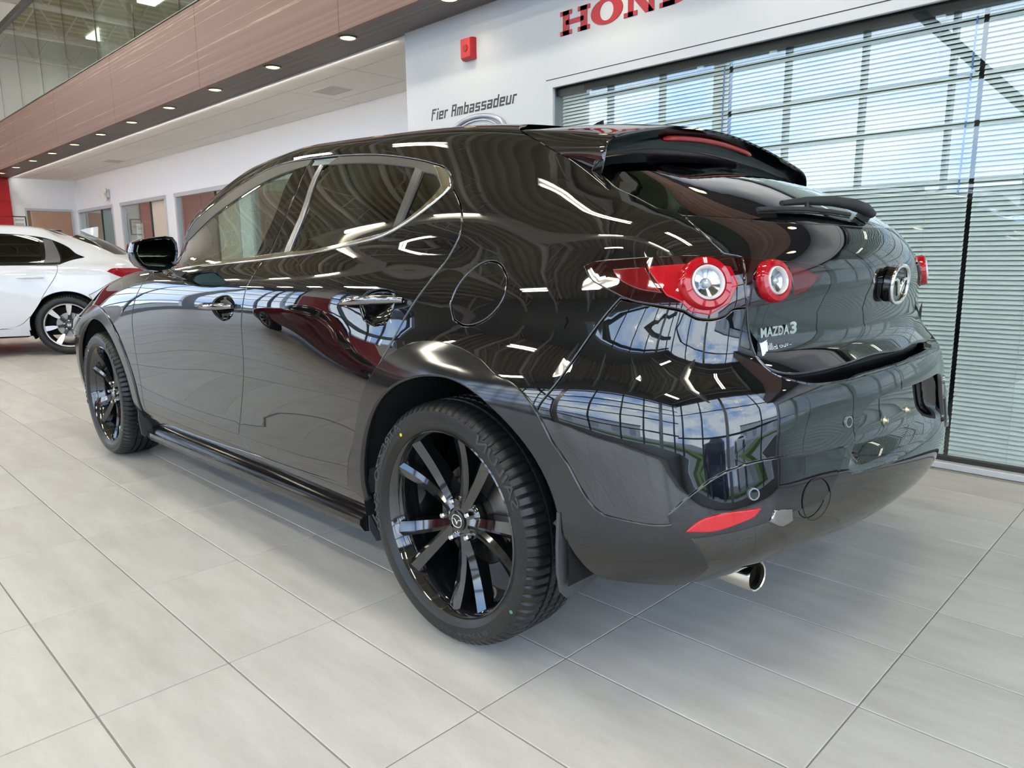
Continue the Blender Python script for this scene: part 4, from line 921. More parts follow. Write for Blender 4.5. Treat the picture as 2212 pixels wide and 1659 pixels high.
# front wing, bonnet, windscreen, roof, front bumper, sill
seam = S.side((3.115, .30), (3.13, .45), (3.12, .58), (3.09, .68))
panel(S, 'front_wing', FE['fgap']+S.side((2.24, .25))+circle_side(S, *ARC_F, .405, rad(190), rad(-4), 26)+seam+[(3.2, 7.15), (4, 7.2), (4.6, 7.25), (5.05, 7.3)], M_paint, car, gap=.0022, res=.04)
hood = [(-5.0, 7.3), (-4.6, 7.25), (-4, 7.2), (-3.2, 7.15), (-2, 7.1), (-1, 7.05), (0, 7.05), (1, 7.05), (2, 7.1), (3.2, 7.15), (4, 7.2), (4.6, 7.25), (5.0, 7.3), (4.2, 7.95), (3.2, 7.97), (2, 7.95), (0, 7.95), (-2, 7.95), (-3.2, 7.97), (-4.2, 7.95)]
panel(S, 'bonnet', hood, M_paint, car, False, gap=.0022, res=.05, corner=50)
panel(S, 'windscreen', [(-2.62, 8.1), (-1, 8.0), (1, 8.0), (2.62, 8.1), (2.58, 9.2), (2.55, 10.2), (2.55, 11.2), (2.6, 12.3), (1, 12.4), (-1, 12.4), (-2.6, 12.3), (-2.55, 11.2), (-2.55, 10.2), (-2.58, 9.2)], M_glassf, car, False, gap=.002, res=.06, off=-.003, lip=.002)
panel(S, 'cowl', [(-4.2, 7.97), (0, 7.95), (4.2, 7.97), (4.6, 8.25), (2.7, 8.2), (2.62, 8.1), (0, 8.0), (-2.62, 8.1), (-2.7, 8.2), (-4.6, 8.25)], M_plast, car, False, gap=.002, res=.06, off=-.004)
rl = MB(); us = np.linspace(0, 15, 90); vs = np.linspace(12.36, 14, 12)
for sgn in (1, -1):
    g = [S.P(np.full(12, u), vs)*[1, sgn, 1] for u in us]; rl.loft(g, closed=False)
roof = rl.build('roof', M_paint, car, 50)
panel(S, 'front_bumper', seam+[(3.2, 7.15), (2, 7.1), (1, 7.05), (0, 7.05), (-1, 7.05), (-2, 7.1), (-3.2, 7.15)]+[(-u, v) for u, v in seam[::-1]]+[(-3, 0), (-2, 0), (0, 0), (2, 0), (3, 0)], M_paint, car, False, gap=.0022, res=.05)
panel(S, 'front_grille', [(-1.6, 2.2), (-1.9, 4.6), (0, 5.2), (1.9, 4.6), (1.6, 2.2), (0, 1.8)], M_plast, car, False, off=.006, lip=.02, res=.06)
panel(S, 'headlamp', S.side((3.24, .60), (3.10, .66), (3.02, .70), (3.16, .70))+[(2.0, 6.0), (1.9, 5.2)], mat('headlamp_glass', (.12, .12, .13), .03, 0, 1.6), car, off=.004, lip=.012)
sill_top = FE['dbot'][1:7]; s_f = S.side((2.25, .275))[0]
panel(S, 'sill', [s_f]+sill_top+S.side((.405, .315))+[(8.45, .05), (8, .05), (7, .05), (6, .05), (5, .05), (4.85, .05)], M_paint, car, gap=.002, res=.03)
sk = []
for x in np.linspace(2.27, .415, 24):
    t = (2.27-x)/1.855; z = .158+.022*t; e = min(1, (2.27-x)/.08+.2)
    sk.append([(x, .800, z+.050), (x, .858*e+.80*(1-e), z+.054), (x, .872*e+.80*(1-e), z+.046), (x, .874*e+.80*(1-e), z+.030), (x, .858, z+.006), (x, .81, z-.004), (x, .77, z)])
o = MB().loft(sk).build('side_skirt', M_clad, car, 40); mirror_obj(o, car)
# tailgate, rear glass
hl = [(15, vb)]+FE['hgap_lo'][::-1]+FE['lsplit'][1::-1]+FE['hgap_mid'][::-1]+FE['glbot'][1:]+[(15, vg)]
tail = panel(S, 'tailgate', hl+mirr(hl[-2:0:-1]), M_paint, car, False, gap=.0024, res=.028)
gl = [(15, vg)]+FE['glbot'][::-1]+FE['gl_left'][-2::-1]+[(12.2, FE['gl_left'][0][1]+.25), (13.2, vt), (14.2, vt), (15, vt)]
panel(S, 'rear_glass', gl+mirr(gl[-2:0:-1]), M_glassd, car, False, gap=.001, res=.03, off=-.0015, lip=.004)
# rear bumper with the plate pocket
pk = S.rear((.350, .565), (.318, .625), (.285, .652), (.235, .664), (.12, .668), (0, .669))
pk2 = S.rear((.0, .505), (.18, .506), (.36, .510), (.372, .525))
hole = pk+mirr(pk[-2::-1])+mirr(pk2[:0:-1])+pk2
vl = S.rear((0.0, .728))[0][1]
bl = [(15, .02), (14, .02), (13, .02), (12.3, .02)]+FE['claddiag'][::-1]+circle_side(S, *ARC_R, .405, rad(163), rad(139), 7)+FE['bseam'][::-1]+FE['lamp'][19:11:-1]+FE['hgap_lo'][:4]+FE['lip']+[(15, vl)]
panel(S, 'rear_bumper', bl+mirr(bl[-2:0:-1]), M_paint, car, False, holes=[hole], gap=.002, res=.03)
lipc = smooth_loop(S, FE['hgap_lo'][3:4]+FE['lip']+[(15, vl)], 60, .03, closed=False); lp = S.P(lipc[:, 0], lipc[:, 1]); lp = np.concatenate([lp, lp[-2::-1]*[1, -1, 1]]); k_ = len(lp)
dep = np.clip((np.arange(k_)/(k_-1))*(1-np.arange(k_)/(k_-1))*14, 0, 1)[:, None]; inw = np.array([1., 0, 0])
shelf = MB().loft([lp+np.array([.002, 0, -.010]), lp+np.array([.004, 0, .0015]), lp+inw*.030*dep+np.array([0, 0, .004]), lp+inw*.062*dep+np.array([0, 0, .008])], closed=False).build('bumper_step', M_paint, car, 50)
MB().loft([lp+inw*.060*dep+np.array([0, 0, .006]), lp+inw*.064*dep+np.array([0, 0, .060])], closed=False).build('step_gap', M_black, shelf)
pm = MB(); ys = np.linspace(-.40, .40, 41); zs = np.linspace(.495, .69, 16); V = []
for y in ys:
    for z in zs:
        uu = S.inv(abs(y), z, (1, 2)); xs_ = S.P([uu[0]], [uu[1]])[0][0]
        d = np.clip((z-.503)/.062, 0, 1); d = d*d*(3-2*d); e = np.clip((.372-abs(y)-(max(z, .55)-.55)*.55)/.055, 0, 1); V.append((xs_+.006+.045*d*e, y, z))
n = len(zs); pm.add(V, [(i*n+j, i*n+j+1, (i+1)*n+j+1, (i+1)*n+j) for i in range(len(ys)-1) for j in range(n-1)])
pocket = pm.build('plate_pocket', M_paint, car, 50)
MB().bbox(-.774, -.768, -.27, .27, .557, .561, .001).build('pocket_groove', M_black, pocket)
for y in (.085, -.085):
    MB().lathe([(0, .012), (.006, .012), (.0085, .006), (.012, .004), (.012, 0)], 14, axis_frame((-.780, y, .582), (-1, 0, .05))).build('plate_bolt', mat('zinc_bolt', (.62, .55, .36), .3, 1.0), pocket, 40)
# bumper details
low, _ = panel(S, 'bumper_corner_trim', FE['lowpatch'], M_gloss, car, gap=.001, off=.006, lip=.012, rim=.004, corner=28)
rfl, _ = panel(S, 'rear_reflector', FE['refl'], M_refl, car, gap=.0005, off=.012, lip=.012, rim=.002)
ins = S.rear((.62, .478), (.575, .472), (.572, .447), (.60, .440), (.632, .455))
panel(S, 'reflector_bezel', ins, M_dchrome, car, gap=.0005, off=.0105, lip=.014)
ring = MB().tube([on_skin(S, p, .0072)[0] for p in smooth_loop(S, S.rear(*[(.495+.046*math.cos(t), .478+.046*math.sin(t)) for t in np.linspace(0, 2*math.pi, 13)[:-1]]), 80, .01)], .0011, 6, closed=True).build('tow_cover_seam', M_black, car, 60)
for uvp, of in ((FE['sens'][0], .006), (FE['sens'][1], 0)):
    s1 = MB().lathe([(0, .004), (.009, .004), (.0095, .001)], 20, skin_frame(S, uvp, (0, -1, 0), of)).build('parking_sensor', M_gloss, car, 40)
    MB().lathe([(.0095, .001), (.0100, .0045), (.0128, .0045), (.0135, 0)], 24, skin_frame(S, uvp, (0, -1, 0), of)).build('sensor_ring', mat('sensor_ring_grey', (.30, .33, .35), .2, .6), s1, 40)
    mirror_obj(s1, car)
# cladding round the wheels
inner = circle_side(S, *ARC_R, .386, rad(186), rad(-5), 34)
inner = circle_side(S, *ARC_R, .386, rad(164), rad(-5), 32)
clad = FE['arch_out'][:-1]+S.rear((.80, .452), (.772, .462))+[(12.0, .9), (11.9, .12)]+FE['claddiag'][::-1]+inner
panel(S, 'wheel_arch_cladding', clad, M_clad, car, gap=0, off=.006, lip=.022, rim=.003, corner=28, res=.025)
fo = circle_side(S, *ARC_F, .455, rad(-4), rad(184), 30); fi = circle_side(S, *ARC_F, .386, rad(188), rad(-6), 30)
panel(S, 'wheel_arch_cladding', fo+fi, M_clad, car, gap=0, off=.006, lip=.022, rim=.003, corner=28, res=.025)
for (cx, cz) in (ARC_R, ARC_F):
    M = frame((cx, 0, cz), (1, 0, 0), (0, 0, 1), (0, -1, 0))
    lin = MB().lathe([(.400, -.865), (.402, -.62), (.40, -.50), (.15, -.50)], 40, M, arc=(rad(-12), rad(187))).build('wheel_liner', M_liner, car, 50); mirror_obj(lin, car)
def flap(x, pts, thick=.006, lean=.0):
    mb = MB(); n = len(pts); zt = max(p[1] for p in pts)
    A = [(x-lean*(zt-z), y, z) for y, z in pts]; B = [(x+thick-lean*(zt-z), y, z) for y, z in pts]
    mb.add(A+B, [tuple(range(n)), tuple(range(n, 2*n))[::-1]]+[(i, (i+1) % n, n+(i+1) % n, n+i) for i in range(n)])
    o = mb.build('mud_flap', mat('grey_rubber_flap', (.055, .057, .062), .5, noise=.12, nscale=90), car); mirror_obj(o, car)
flap(-.378, [(.872, .445), (.880, .37), (.882, .31), (.874, .262), (.852, .240), (.80, .244), (.745, .256), (.70, .28), (.70, .40), (.80, .445)], .008, .05)
flap(2.305, [(.862, .33), (.866, .25), (.858, .17), (.84, .15), (.74, .15), (.72, .17), (.72, .33)], .008, -.02)
flap(.395, [(.84, .40), (.85, .33), (.845, .19), (.82, .145), (.72, .14), (.70, .17), (.70, .40)], .006, -.05)
MB().box(-.45, 3.2, -.50, .50, .17, .30).box(.42, 2.31, -.80, .80, .175, .30).build('underbody', M_black, car)
MB().box(-.60, -.42, -.66, .66, .31, .5).build('rear_beam', M_black, car)
# spoiler
gt = S.gv > 10.5
def roof_z(x, y):
    G = S.G[gt]; k = np.argsort((G[:, 0]-x)**2+(G[:, 1]-y)**2)[:4]; return float(G[k, 2].mean())
def along(pts, t):
    A = np.array(pts, float); M_ = spl(A); q = np.clip(np.asarray(t)*(len(A)-1), 0, len(A)-1-1e-9); i = q.astype(int); f = (q-i)[:, None]; g = 1-f
    return g*A[i]+f*A[i+1]+((g**3-g)*M_[i]+(f**3-f)*M_[i+1])/6
hg = np.array(FE['hgap_up']); hp = S.P(hg[:, 0], hg[:, 1])-S.N(hg[:, 0], hg[:, 1])*.001; zr = roof_z(.12, 0)+.002
tt = np.linspace(0, 1, 22)
cen = np.stack([np.stack([.12+(hp[0][0]-.12)*tt**2, hp[0][1]*tt, zr+(hp[0][2]-zr)*tt**2.2], 1),
                along([(-.222, 0, 1.363), (-.225, .18, 1.355), (-.235, .37, 1.327), (-.249, .53, 1.292)], tt),
                along([(-.235, 0, 1.253), (-.236, .18, 1.250), (-.238, .37, 1.241), (-.240, .52, 1.224)], tt)], 1)
t2 = np.linspace(0, 1, 26)[1:]
sid = np.stack([along(hp, t2), along([(-.249, .53, 1.292), (-.256, .556, 1.279), (-.261, .571, 1.258), (-.258, .574, 1.230), (-.247, .569, 1.207)], t2),
                along([(-.240, .52, 1.224), (-.241, .545, 1.216), (-.243, .558, 1.210), (-.244, .565, 1.206), (-.244, .567, 1.203)], t2)], 1)
ss = np.concatenate([cen, sid]); ss = np.concatenate([ss[:0:-1]*[1, -1, 1], ss])
top = []; face = []
for a, b, c in ss:
    top.append([a+(b-a)*t+np.array([0, 0, .010*math.sin(math.pi*t)*max(0, 1-(abs(a[1])/.5)**4)]) for t in np.linspace(0, .97, 14)]+[b+np.array([-.004, 0, -.002]), b+np.array([-.005, 0, -.008]), b+np.array([.0, 0, -.013])])
    d = c-b; top_e = b+np.array([.0, 0, -.012])
    face.append([top_e+(c-top_e)*t+np.array([.030*math.sin(math.pi*t)**.8, 0, 0]) for t in np.linspace(0, 1, 9)]+[c+np.array([.12, 0, .012])])
sp = MB().loft(top, closed=False).build('spoiler', M_paint, car, 40)
MB().loft(face, closed=False).build('spoiler_face', mat('spoiler_black', (.003, .003, .0035), .12, 0, 1.3), sp, 40)
MB().tube([(-.217+.006*abs(y), y, 1.329-.24*y*y) for y in np.linspace(-.255, .255, 25)], [.003]+[.0085]*23+[.003], 10).build('high_brake_light', mat('dark_red_lens', (.30, .003, .005), .05, 0, 1.6), sp, 60)
fz = roof_z(.22, 0)
MB().loft([[(.34, 0, fz+.004), (.34, .001, fz+.004), (.34, 0, fz+.003), (.34, -.001, fz+.004)], [(.27, 0, fz+.022), (.27, .018, fz-.004), (.27, 0, fz-.012), (.27, -.018, fz-.004)],
           [(.21, 0, fz+.040), (.21, .022, fz-.004), (.21, 0, fz-.012), (.21, -.022, fz-.004)], [(.185, 0, fz+.044), (.19, .012, fz-.004), (.19, 0, fz-.012), (.19, -.012, fz-.004)]]).build('antenna_fin', M_paint, car, 40)
# tail lamps
LP = FE['lamp']
lampo = panel(S, 'tail_lamp', LP[:5]+FE['lsplit']+LP[13:], M_lensd, car, False, gap=.001, off=.004, lip=.014, rim=.003)
lampi = panel(S, 'tail_lamp', [FE['lsplit'][0]]+LP[6:12]+FE['lsplit'][:0:-1], M_lensd, tail, False, gap=.001, off=.004, lip=.014, rim=.003)
panel(S, 'red_lens', FE['lred'], M_lens, lampo, False, gap=.0003, off=.0075, lip=.006, rim=.002, corner=30)
panel(S, 'side_reflector', FE['lred3'], mat('dim_red_lens', (.16, .003, .006), .05, 0, 1.6, noise=.3, nscale=120), lampo, False, gap=.0003, off=.0062, lip=.006, rim=.002, corner=30)
def lamp_ring(uvp, R, par, off):
    p, n = on_skin(S, uvp, off); ax = n*.75+np.array([-1., 0.12, 0])*.25; M = axis_frame(p, ax)
    MB().lathe([(R*.64, -.012), (R*.64, .010), (R*.71, .016), (R*.92, .014), (R, .006), (R*1.0, -.012)], 44, M).build('lamp_ring', M_lens, par, 40)
    MB().lathe([(R*.52, .004), (R*.53, .014), (R*.60, .0185), (R*.645, .016), (R*.66, .006)], 44, M).build('light_guide', mat('white_light_guide', (.80, .74, .72), .15, 0, 1.5), par, 40)
    MB().lathe([(0, .0005), (R*.20, .002), (R*.53, .007)], 36, M).build('lamp_bowl', mat('lamp_mirror', (.42, .44, .46), .10, 1.0), par, 50)
    MB().lathe([(0, .013), (R*.12, .011), (R*.19, .004), (R*.20, 0)], 28, M).build('projector', mat('projector_glass', (.55, .57, .6), .08, .5), par, 50)
lamp_ring(FE['bigring'][0], .056, lampo, .006); lamp_ring(FE['smallring'][0], .047, lampi, .004)
red2 = S.rear((.455, .972), (.405, .966), (.365, .950), (.405, .920), (.448, .912))
panel(S, 'inner_lens', red2, mat('deep_red_lens', (.10, .002, .004), .03, 0, 1.7), lampi, False, gap=.0005, off=.006, lip=.006)
for l in (lampo, lampi): mirror_obj(l, car if l is lampo else tail)
# badges
place = skin_place(S, S.rear((0.0, .922))[0], (0, -1, 0)); Me = skin_frame(S, S.rear((0.0, .922))[0], (0, -1, 0))
def badge(par, Mx, W, H, r, stand, name='badge'):
    n = 40; T = np.linspace(0, 2*math.pi, n, endpoint=False)
    sup = [(W*math.copysign(abs(math.cos(t))**.85, math.cos(t)), H*math.copysign(abs(math.sin(t))**.85, math.sin(t))) for t in T]
    b = MB()
    if stand: b.loft([[tuple(tf([(x*1.0, y*1.0, 0)], Mx)[0]) for x, y in sup], [tuple(tf([(x*.97, y*.97, stand)], Mx)[0]) for x, y in sup]]); o = b.build(name, M_gloss, par, 40); par = o
    MB().tube(tf([(x, y, stand+r*.4) for x, y in sup], Mx), r, 8, closed=True, upv=Mx[:3, 2]).build('badge_ring', M_chrome, par, 60)
    wing = [(-.93, .22), (-.62, .30), (-.36, .22), (-.14, -.10), (0, -.55), (.14, -.10), (.36, .22), (.62, .30), (.93, .22)]
    MB().tube(tf([(x*W, y*H, stand+r*.4) for x, y in wing], Mx), [r*.5, r*.8, r*1.0, r*1.0, r*.7, r*1.0, r*1.0, r*.8, r*.5], 8, upv=Mx[:3, 2]).build('badge_wing', M_chrome, par, 60)
    return par
badge(tail, Me, .060, .047, .0055, .018)
def fit_text(body, wdt, hgt, **kw):
    V, F = text_mesh(body, 1.0, **kw); lo, hi = V.min(0), V.max(0); return (V-lo)/(hi-lo)*np.array([wdt, hgt]), F
uvt = FE['txt'][0]; pl = skin_place(S, (uvt[0], uvt[1]-.02), (0, -1, .0))
mb = MB(); V, F = fit_text('MAZDA', .094, .0215, offset=.035, spacing=1.08); solid_text(mb, V, F, pl, -.001, .005)
V, F = fit_text('3', .0235, .0275, offset=.035); solid_text(mb, V+[.0965, -.001], F, pl, -.001, .005); mb.build('name_badge', M_chrome, tail)
uvs = FE['stick'][0]; ps = skin_place(S, (uvs[0]+.02, uvs[1]-.12), (0, -1, 0))
stk = MB(); ft, fw = fit_text('illeneuve', .079, .0200, shear=.18, offset=.012); f2, g2 = fit_text('illeneuve', .083, .0238, shear=.18, offset=.06)
off_i = np.array([.0285, .0085])
solid_text(stk, f2+off_i-[.002, .0019], g2, ps, .0002, .0006, 0)
fl_ = [(.000, .001), (.022, .006), (.029, .0345), (.0335, .0415), (.004, .036)]
V = np.array(fl_); solid_text(stk, V, [(0, 1, 2, 3, 4)], ps, .0002, .0006, 0)
sticker = stk.build('dealer_sticker', M_white, tail)
blk = MB(); solid_text(blk, ft+off_i, fw, ps, .0006, .0009, 0)
for i in range(4):
    for j in range(4):
        if (i+j) % 2 == 0:
            q = lambda a, b: (.0025+a*.0052+b*.0010, .0035+a*.0011+b*.0072); V = np.array([q(i, j), q(i+1, j), q(i+1, j+1), q(i, j+1)]); solid_text(blk, V, [(0, 1, 2, 3)], ps, .0006, .0009, 0)
blk.build('sticker_print', mat('sticker_black', (.03, .03, .032), .4), sticker)
rd = MB(); wt = MB()
for body, x, wdt in (('HONDA', .006, .030), ('JOLIETTE', .056, .042)):
    V, F = fit_text(body, wdt, .0068, offset=.01); solid_text(rd, V+[x, -.0055], F, ps, .0006, .0009); V, F = fit_text(body, wdt+.003, .0096, offset=.09); solid_text(wt, V+[x-.0015, -.0069], F, ps, .0002, .0006)
rd.build('sticker_print', mat('sticker_red', (.55, .02, .06), .4), sticker); wt.build('sticker_border', M_white, sticker)
# rear wiper
wp = [on_skin(S, S.rear((y, z))[0], o)[0] for y, z, o in ((-.02, 1.082, .022), (.02, 1.088, .030), (.08, 1.096, .032), (.16, 1.103, .029), (.25, 1.106, .023), (.33, 1.104, .016))]
wiper = MB().tube(wp, [.014, .018, .018, .016, .012, .008], 12, flat=.8).build('rear_wiper', M_plast, car, 50)
bp_ = [on_skin(S, S.rear((y, z))[0], .014)[0] for y, z in ((.10, 1.084), (.18, 1.090), (.27, 1.093), (.36, 1.092), (.425, 1.089))]
MB().tube(bp_, .0055, 8).build('wiper_blade', M_plast, wiper, 50)
MB().tube([p+np.array([0, 0, -.008]) for p in bp_], [.002]*5, 6).build('wiper_rubber', M_black, wiper)
MB().tube([wp[4], (wp[4]+bp_[2])/2+np.array([0, 0, .004]), bp_[2]], .005, 8).build('blade_clip', M_plast, wiper, 50)
MB().lathe([(0, .0), (.018, 0), (.016, .03), (0, .032)], 18, skin_frame(S, S.rear((-.015, 1.088))[0], (0, -1, 0))).build('wiper_pivot', M_plast, wiper, 40)
# exhaust
Mx = axis_frame((-.668, .512, .268), (-1, .10, .02))
ex = MB().lathe([(.030, -.02), (.0315, .0), (.0345, .002), (.036, -.004), (.036, -.10), (.034, -.22)], 36, Mx).build('exhaust_tip', M_steel, car, 40)
MB().lathe([(.031, -.002), (.030, -.20), (0, -.20)], 30, Mx).build('exhaust_bore', mat('dark_bore', (.05, .042, .034), .6, .4), ex, 40)  # bore darker and rougher than the tip
# mirrors
mc = np.array([.93, 1.032]); ol = np.array([(1.020, 1.040), (1.010, 1.070), (.975, 1.083), (.929, 1.091), (.885, 1.097), (.855, 1.093), (.840, 1.070), (.838, 1.030), (.848, .993), (.877, .967), (.923, .958), (.965, .965), (.995, .980), (1.013, 1.008)])
secs = [(1.700, .965), (1.702, 1.0), (1.725, 1.03), (1.77, 1.0), (1.82, .85), (1.855, .60), (1.872, .25)]
def ringp(x, s, k=0): return [(x-(y-.93)*.10, mc[0]+(y-mc[0])*s, mc[1]+(z-mc[1])*s) for y, z in ol]
mir = MB().loft([ringp(x, s) for x, s in secs]).build('door_mirror', M_paint, car, 40)
MB().loft([ringp(1.6985, .97), ringp(1.700, .80)], caps=False).build('mirror_bezel', M_gloss, mir, 40)
MB().loft([ringp(1.6995, .83), ringp(1.6970, .80)], caps=True).build('mirror_glass', mat('mirror_dark_reflection', (.05, .075, .06), .02, 1.0), mir, 30)  # dark green tint puts the dim reflection into the glass colour
MB().loft([[(1.80, .90, .985), (1.74, .90, .985), (1.74, .86, .965), (1.80, .86, .965)], [(1.83, .87, .962), (1.72, .87, .962), (1.72, .85, .940), (1.83, .85, .940)], [(1.86, .835, .955), (1.66, .835, .955), (1.66, .835, .915), (1.86, .835, .915)], [(1.87, .80, .955), (1.65, .80, .955), (1.65, .80, .905), (1.87, .80, .905)]]).build('mirror_foot', M_gloss, mir, 40)
mirror_obj(mir, car)

# ------------------------------------------------------------------ wheels
def car_wheel(R, rim_r, spokes, name_mats, parent, texts=None, alloy_two=None):
    """one left-hand wheel about the origin; outward is +y. Returns the wheel part with its sub-parts"""
    rub, rimm = name_mats
    M = frame((0, 0, 0), (1, 0, 0), (0, 0, -1), (0, 1, 0))
    k = rim_r
    wh = MB().lathe([(k*.94, .070), (k*.965, .088), (k*.99, .096), (k*1.005, .094), (k*1.005, .086), (k*.98, .078), (k*.93, .05), (k*.90, 0), (k*.90, -.06), (k*.98, -.095)], 80, M).build('wheel', rimm, parent, 40)
    # tyre: tread with four grooves and cut shoulders
    half = [(k*.985, .088), (k*1.03, .099), (k+.25*(R-k), .1065), (k+.5*(R-k), .108), (k+.70*(R-k), .105), (R-.014, .098), (R-.007, .089), (R-.0035, .080)]
    tr = [(R-.0005, .062), (R-.0, .050), (R-.007, .0485), (R-.007, .0425), (R, .041), (R+.0005, .022), (R-.007, .0205), (R-.007, .0135), (R+.0005, .012)]
    prof = half+tr; prof = prof+[(r, -h) for r, h in prof[::-1]]
    n = 400; V = []; F = []; m = len(prof)
    for i in range(n):
        t = 2*math.pi*i/n; cut = (i % 5 == 0)
        for r, h in prof:
            rr = r-(.006 if (cut and abs(h) > .046 and r > R-.016) else (.003 if (i % 5 == 2 and .008 < abs(h) < .041 and r > R-.003) else 0)); V.append((rr*math.cos(t), rr*math.sin(t), h))
    for i in range(n):
        j = (i+1) % n
        for q in range(m-1): F.append((i*m+q, j*m+q, j*m+q+1, i*m+q+1))
    MB().add(tf(V, M), F).build('tyre', rub, wh, 25)
    if texts:
        for body, ang, span, hh in texts:
            V2, F2 = fit_text(body, 1.0, hh, shear=.15, offset=.01); rm = k+.42*(R-k)
            def put(Q, h, ang=ang, span=span, rm=rm):
                th = rad(ang)-(Q[:, 0]-.5)*rad(span); r = rm+Q[:, 1]; return np.stack([r*np.cos(th), np.full(len(Q), .1072)+h, r*np.sin(th)], 1)
            mbt = MB(); solid_text(mbt, V2, F2, put, -.001, .0012); mbt.build('sidewall_lettering', mat('sidewall_print', (.045, .045, .047), .5), wh)
    spokes(wh, rimm)
    return wh
def pol(r, a, h): return (r*math.cos(a), h, r*math.sin(a))       # seen from outside; angle from car front upwards
def spokes_five_v(wh, rimm):
    th0 = 180-68
    for p in range(5):
        for s in (-1, 1):
            rings = []
            for r in np.linspace(.036, .238, 9):
                t = (r-.036)/.202; a = rad(th0+72*p)+s*rad(13.5*(.62+.38*t)); h = .050+.030*t**1.6-.006*math.sin(math.pi*t); w_ = .0135+.0075*t; d = .030+.018*(1-t)
                c, si = math.cos(a), math.sin(a)
                def pt(off, hh, r=r, c=c, si=si): return (r*c-off*si, hh, r*si+off*c)
                rings.append([pt(-w_, h-.004), pt(-w_*.35*s-.0, h+.004), pt(w_, h-.004), pt(w_*1.15, h-d), pt(-w_*1.15, h-d)])
            MB().loft(rings).build('spoke', rimm, wh, 30)
    Mh = frame((0, 0, 0), (1, 0, 0), (0, 0, -1), (0, 1, 0))
    MB().lathe([(0, .046), (.03, .050), (.055, .046), (.068, .036), (.074, .010), (.074, -.03), (0, -.03)], 40, Mh).build('hub', rimm, wh, 40)
    cap = MB().lathe([(0, .0565), (.022, .0560), (.0265, .0540), (.028, .048)], 32, Mh).build('centre_cap', M_clad, wh, 40)
    badge(cap, frame((0, .0565, 0), (-1, 0, 0), (0, 0, 1), (0, 1, 0)), .0185, .0165, .0016, 0)
    for q in range(5):
        a = rad(th0+36+72*q); o = pol(.053, a, .040)
        MB().lathe([(0, .026), (.006, .026), (.0088, .022), (.0095, 0)], 6, axis_frame(o, (0, 1, 0))).build('lug_nut', M_nut, wh)
    MB().lathe([(.05, -.01), (.135, -.01), (.138, -.016), (.138, -.032), (.05, -.032)], 48, Mh).build('brake_disc', M_disc, wh, 40)
    MB().bbox(.05, .13, -.045, .005, -.03, .09, .01).build('brake_caliper', mat('caliper_grey', (.10, .095, .09), .5, .5), wh)
wheel = car_wheel(.322, .246, spokes_five_v, (M_rub, M_rim), car, texts=[('SAILUN', 138, 40, .026), ('ATREZZO', 34, 44, .024), ('SVA2', -6, 22, .022), ('215/45R18', 257, 46, .012)])
for (r, a, colr, nm) in ((.268, 127, (.75, .55, .02), 'yellow_dot'), (.288, -27+360, (.08, .25, .12), 'green_dot')):
    a = rad(180-a if nm == 'yellow_dot' else 180+31)
    MB().lathe([(0, .0016), (.0045, .0016), (.005, 0)], 14, axis_frame(pol(r, a, .1066), (0, 1, 0))).build(nm, mat(nm, colr, .5), wheel)
yw = .788
wheel.location = (0, yw, .322)
for x, y, rz in ((2.725, yw, 0), (0, -yw, math.pi), (2.725, -yw, math.pi)):
    c = copy_tree(wheel, car); c.location = (x, y, .322); c.rotation_euler = (0, 0, rz)

# ------------------------------------------------------------------ cabin
def seat(x, y, back=.62):
    s = MB().bbox(x-.25, x+.25, y-.25, y+.25, .42, .56, .05).build('seat', M_seat, car)
    MB().bbox(-.06, .06, -.24, .24, 0, back, .05, M=np.array(Matrix.Translation((x-.22, y, .52))@Matrix.Rotation(rad(-18), 4, 'Y'))).build('backrest', M_seat, s)
    MB().bbox(-.05, .05, -.13, .13, 0, .18, .04, M=np.array(Matrix.Translation((x-.42, y, 1.12))@Matrix.Rotation(rad(-12), 4, 'Y'))).build('headrest', M_seat, s)
seat(1.25, .37); seat(1.25, -.37); seat(.42, .34, .56); seat(.42, -.34, .56)
MB().bbox(1.75, 2.2, -.66, .66, .70, .92, .05).build('dashboard', M_plast, car)
MB().tube([(1.66+.05*math.sin(t), .37+.185*math.cos(t), .88+.17*math.sin(t)) for t in np.linspace(0, 2*math.pi, 28, endpoint=False)], .014, 8, closed=True).build('steering_wheel', M_plast, car, 60)
MB().box(-.3, 1.9, -.72, .72, .30, .36).box(-.50, .2, -.55, .55, .36, .78).build('cabin_floor', M_black, car)

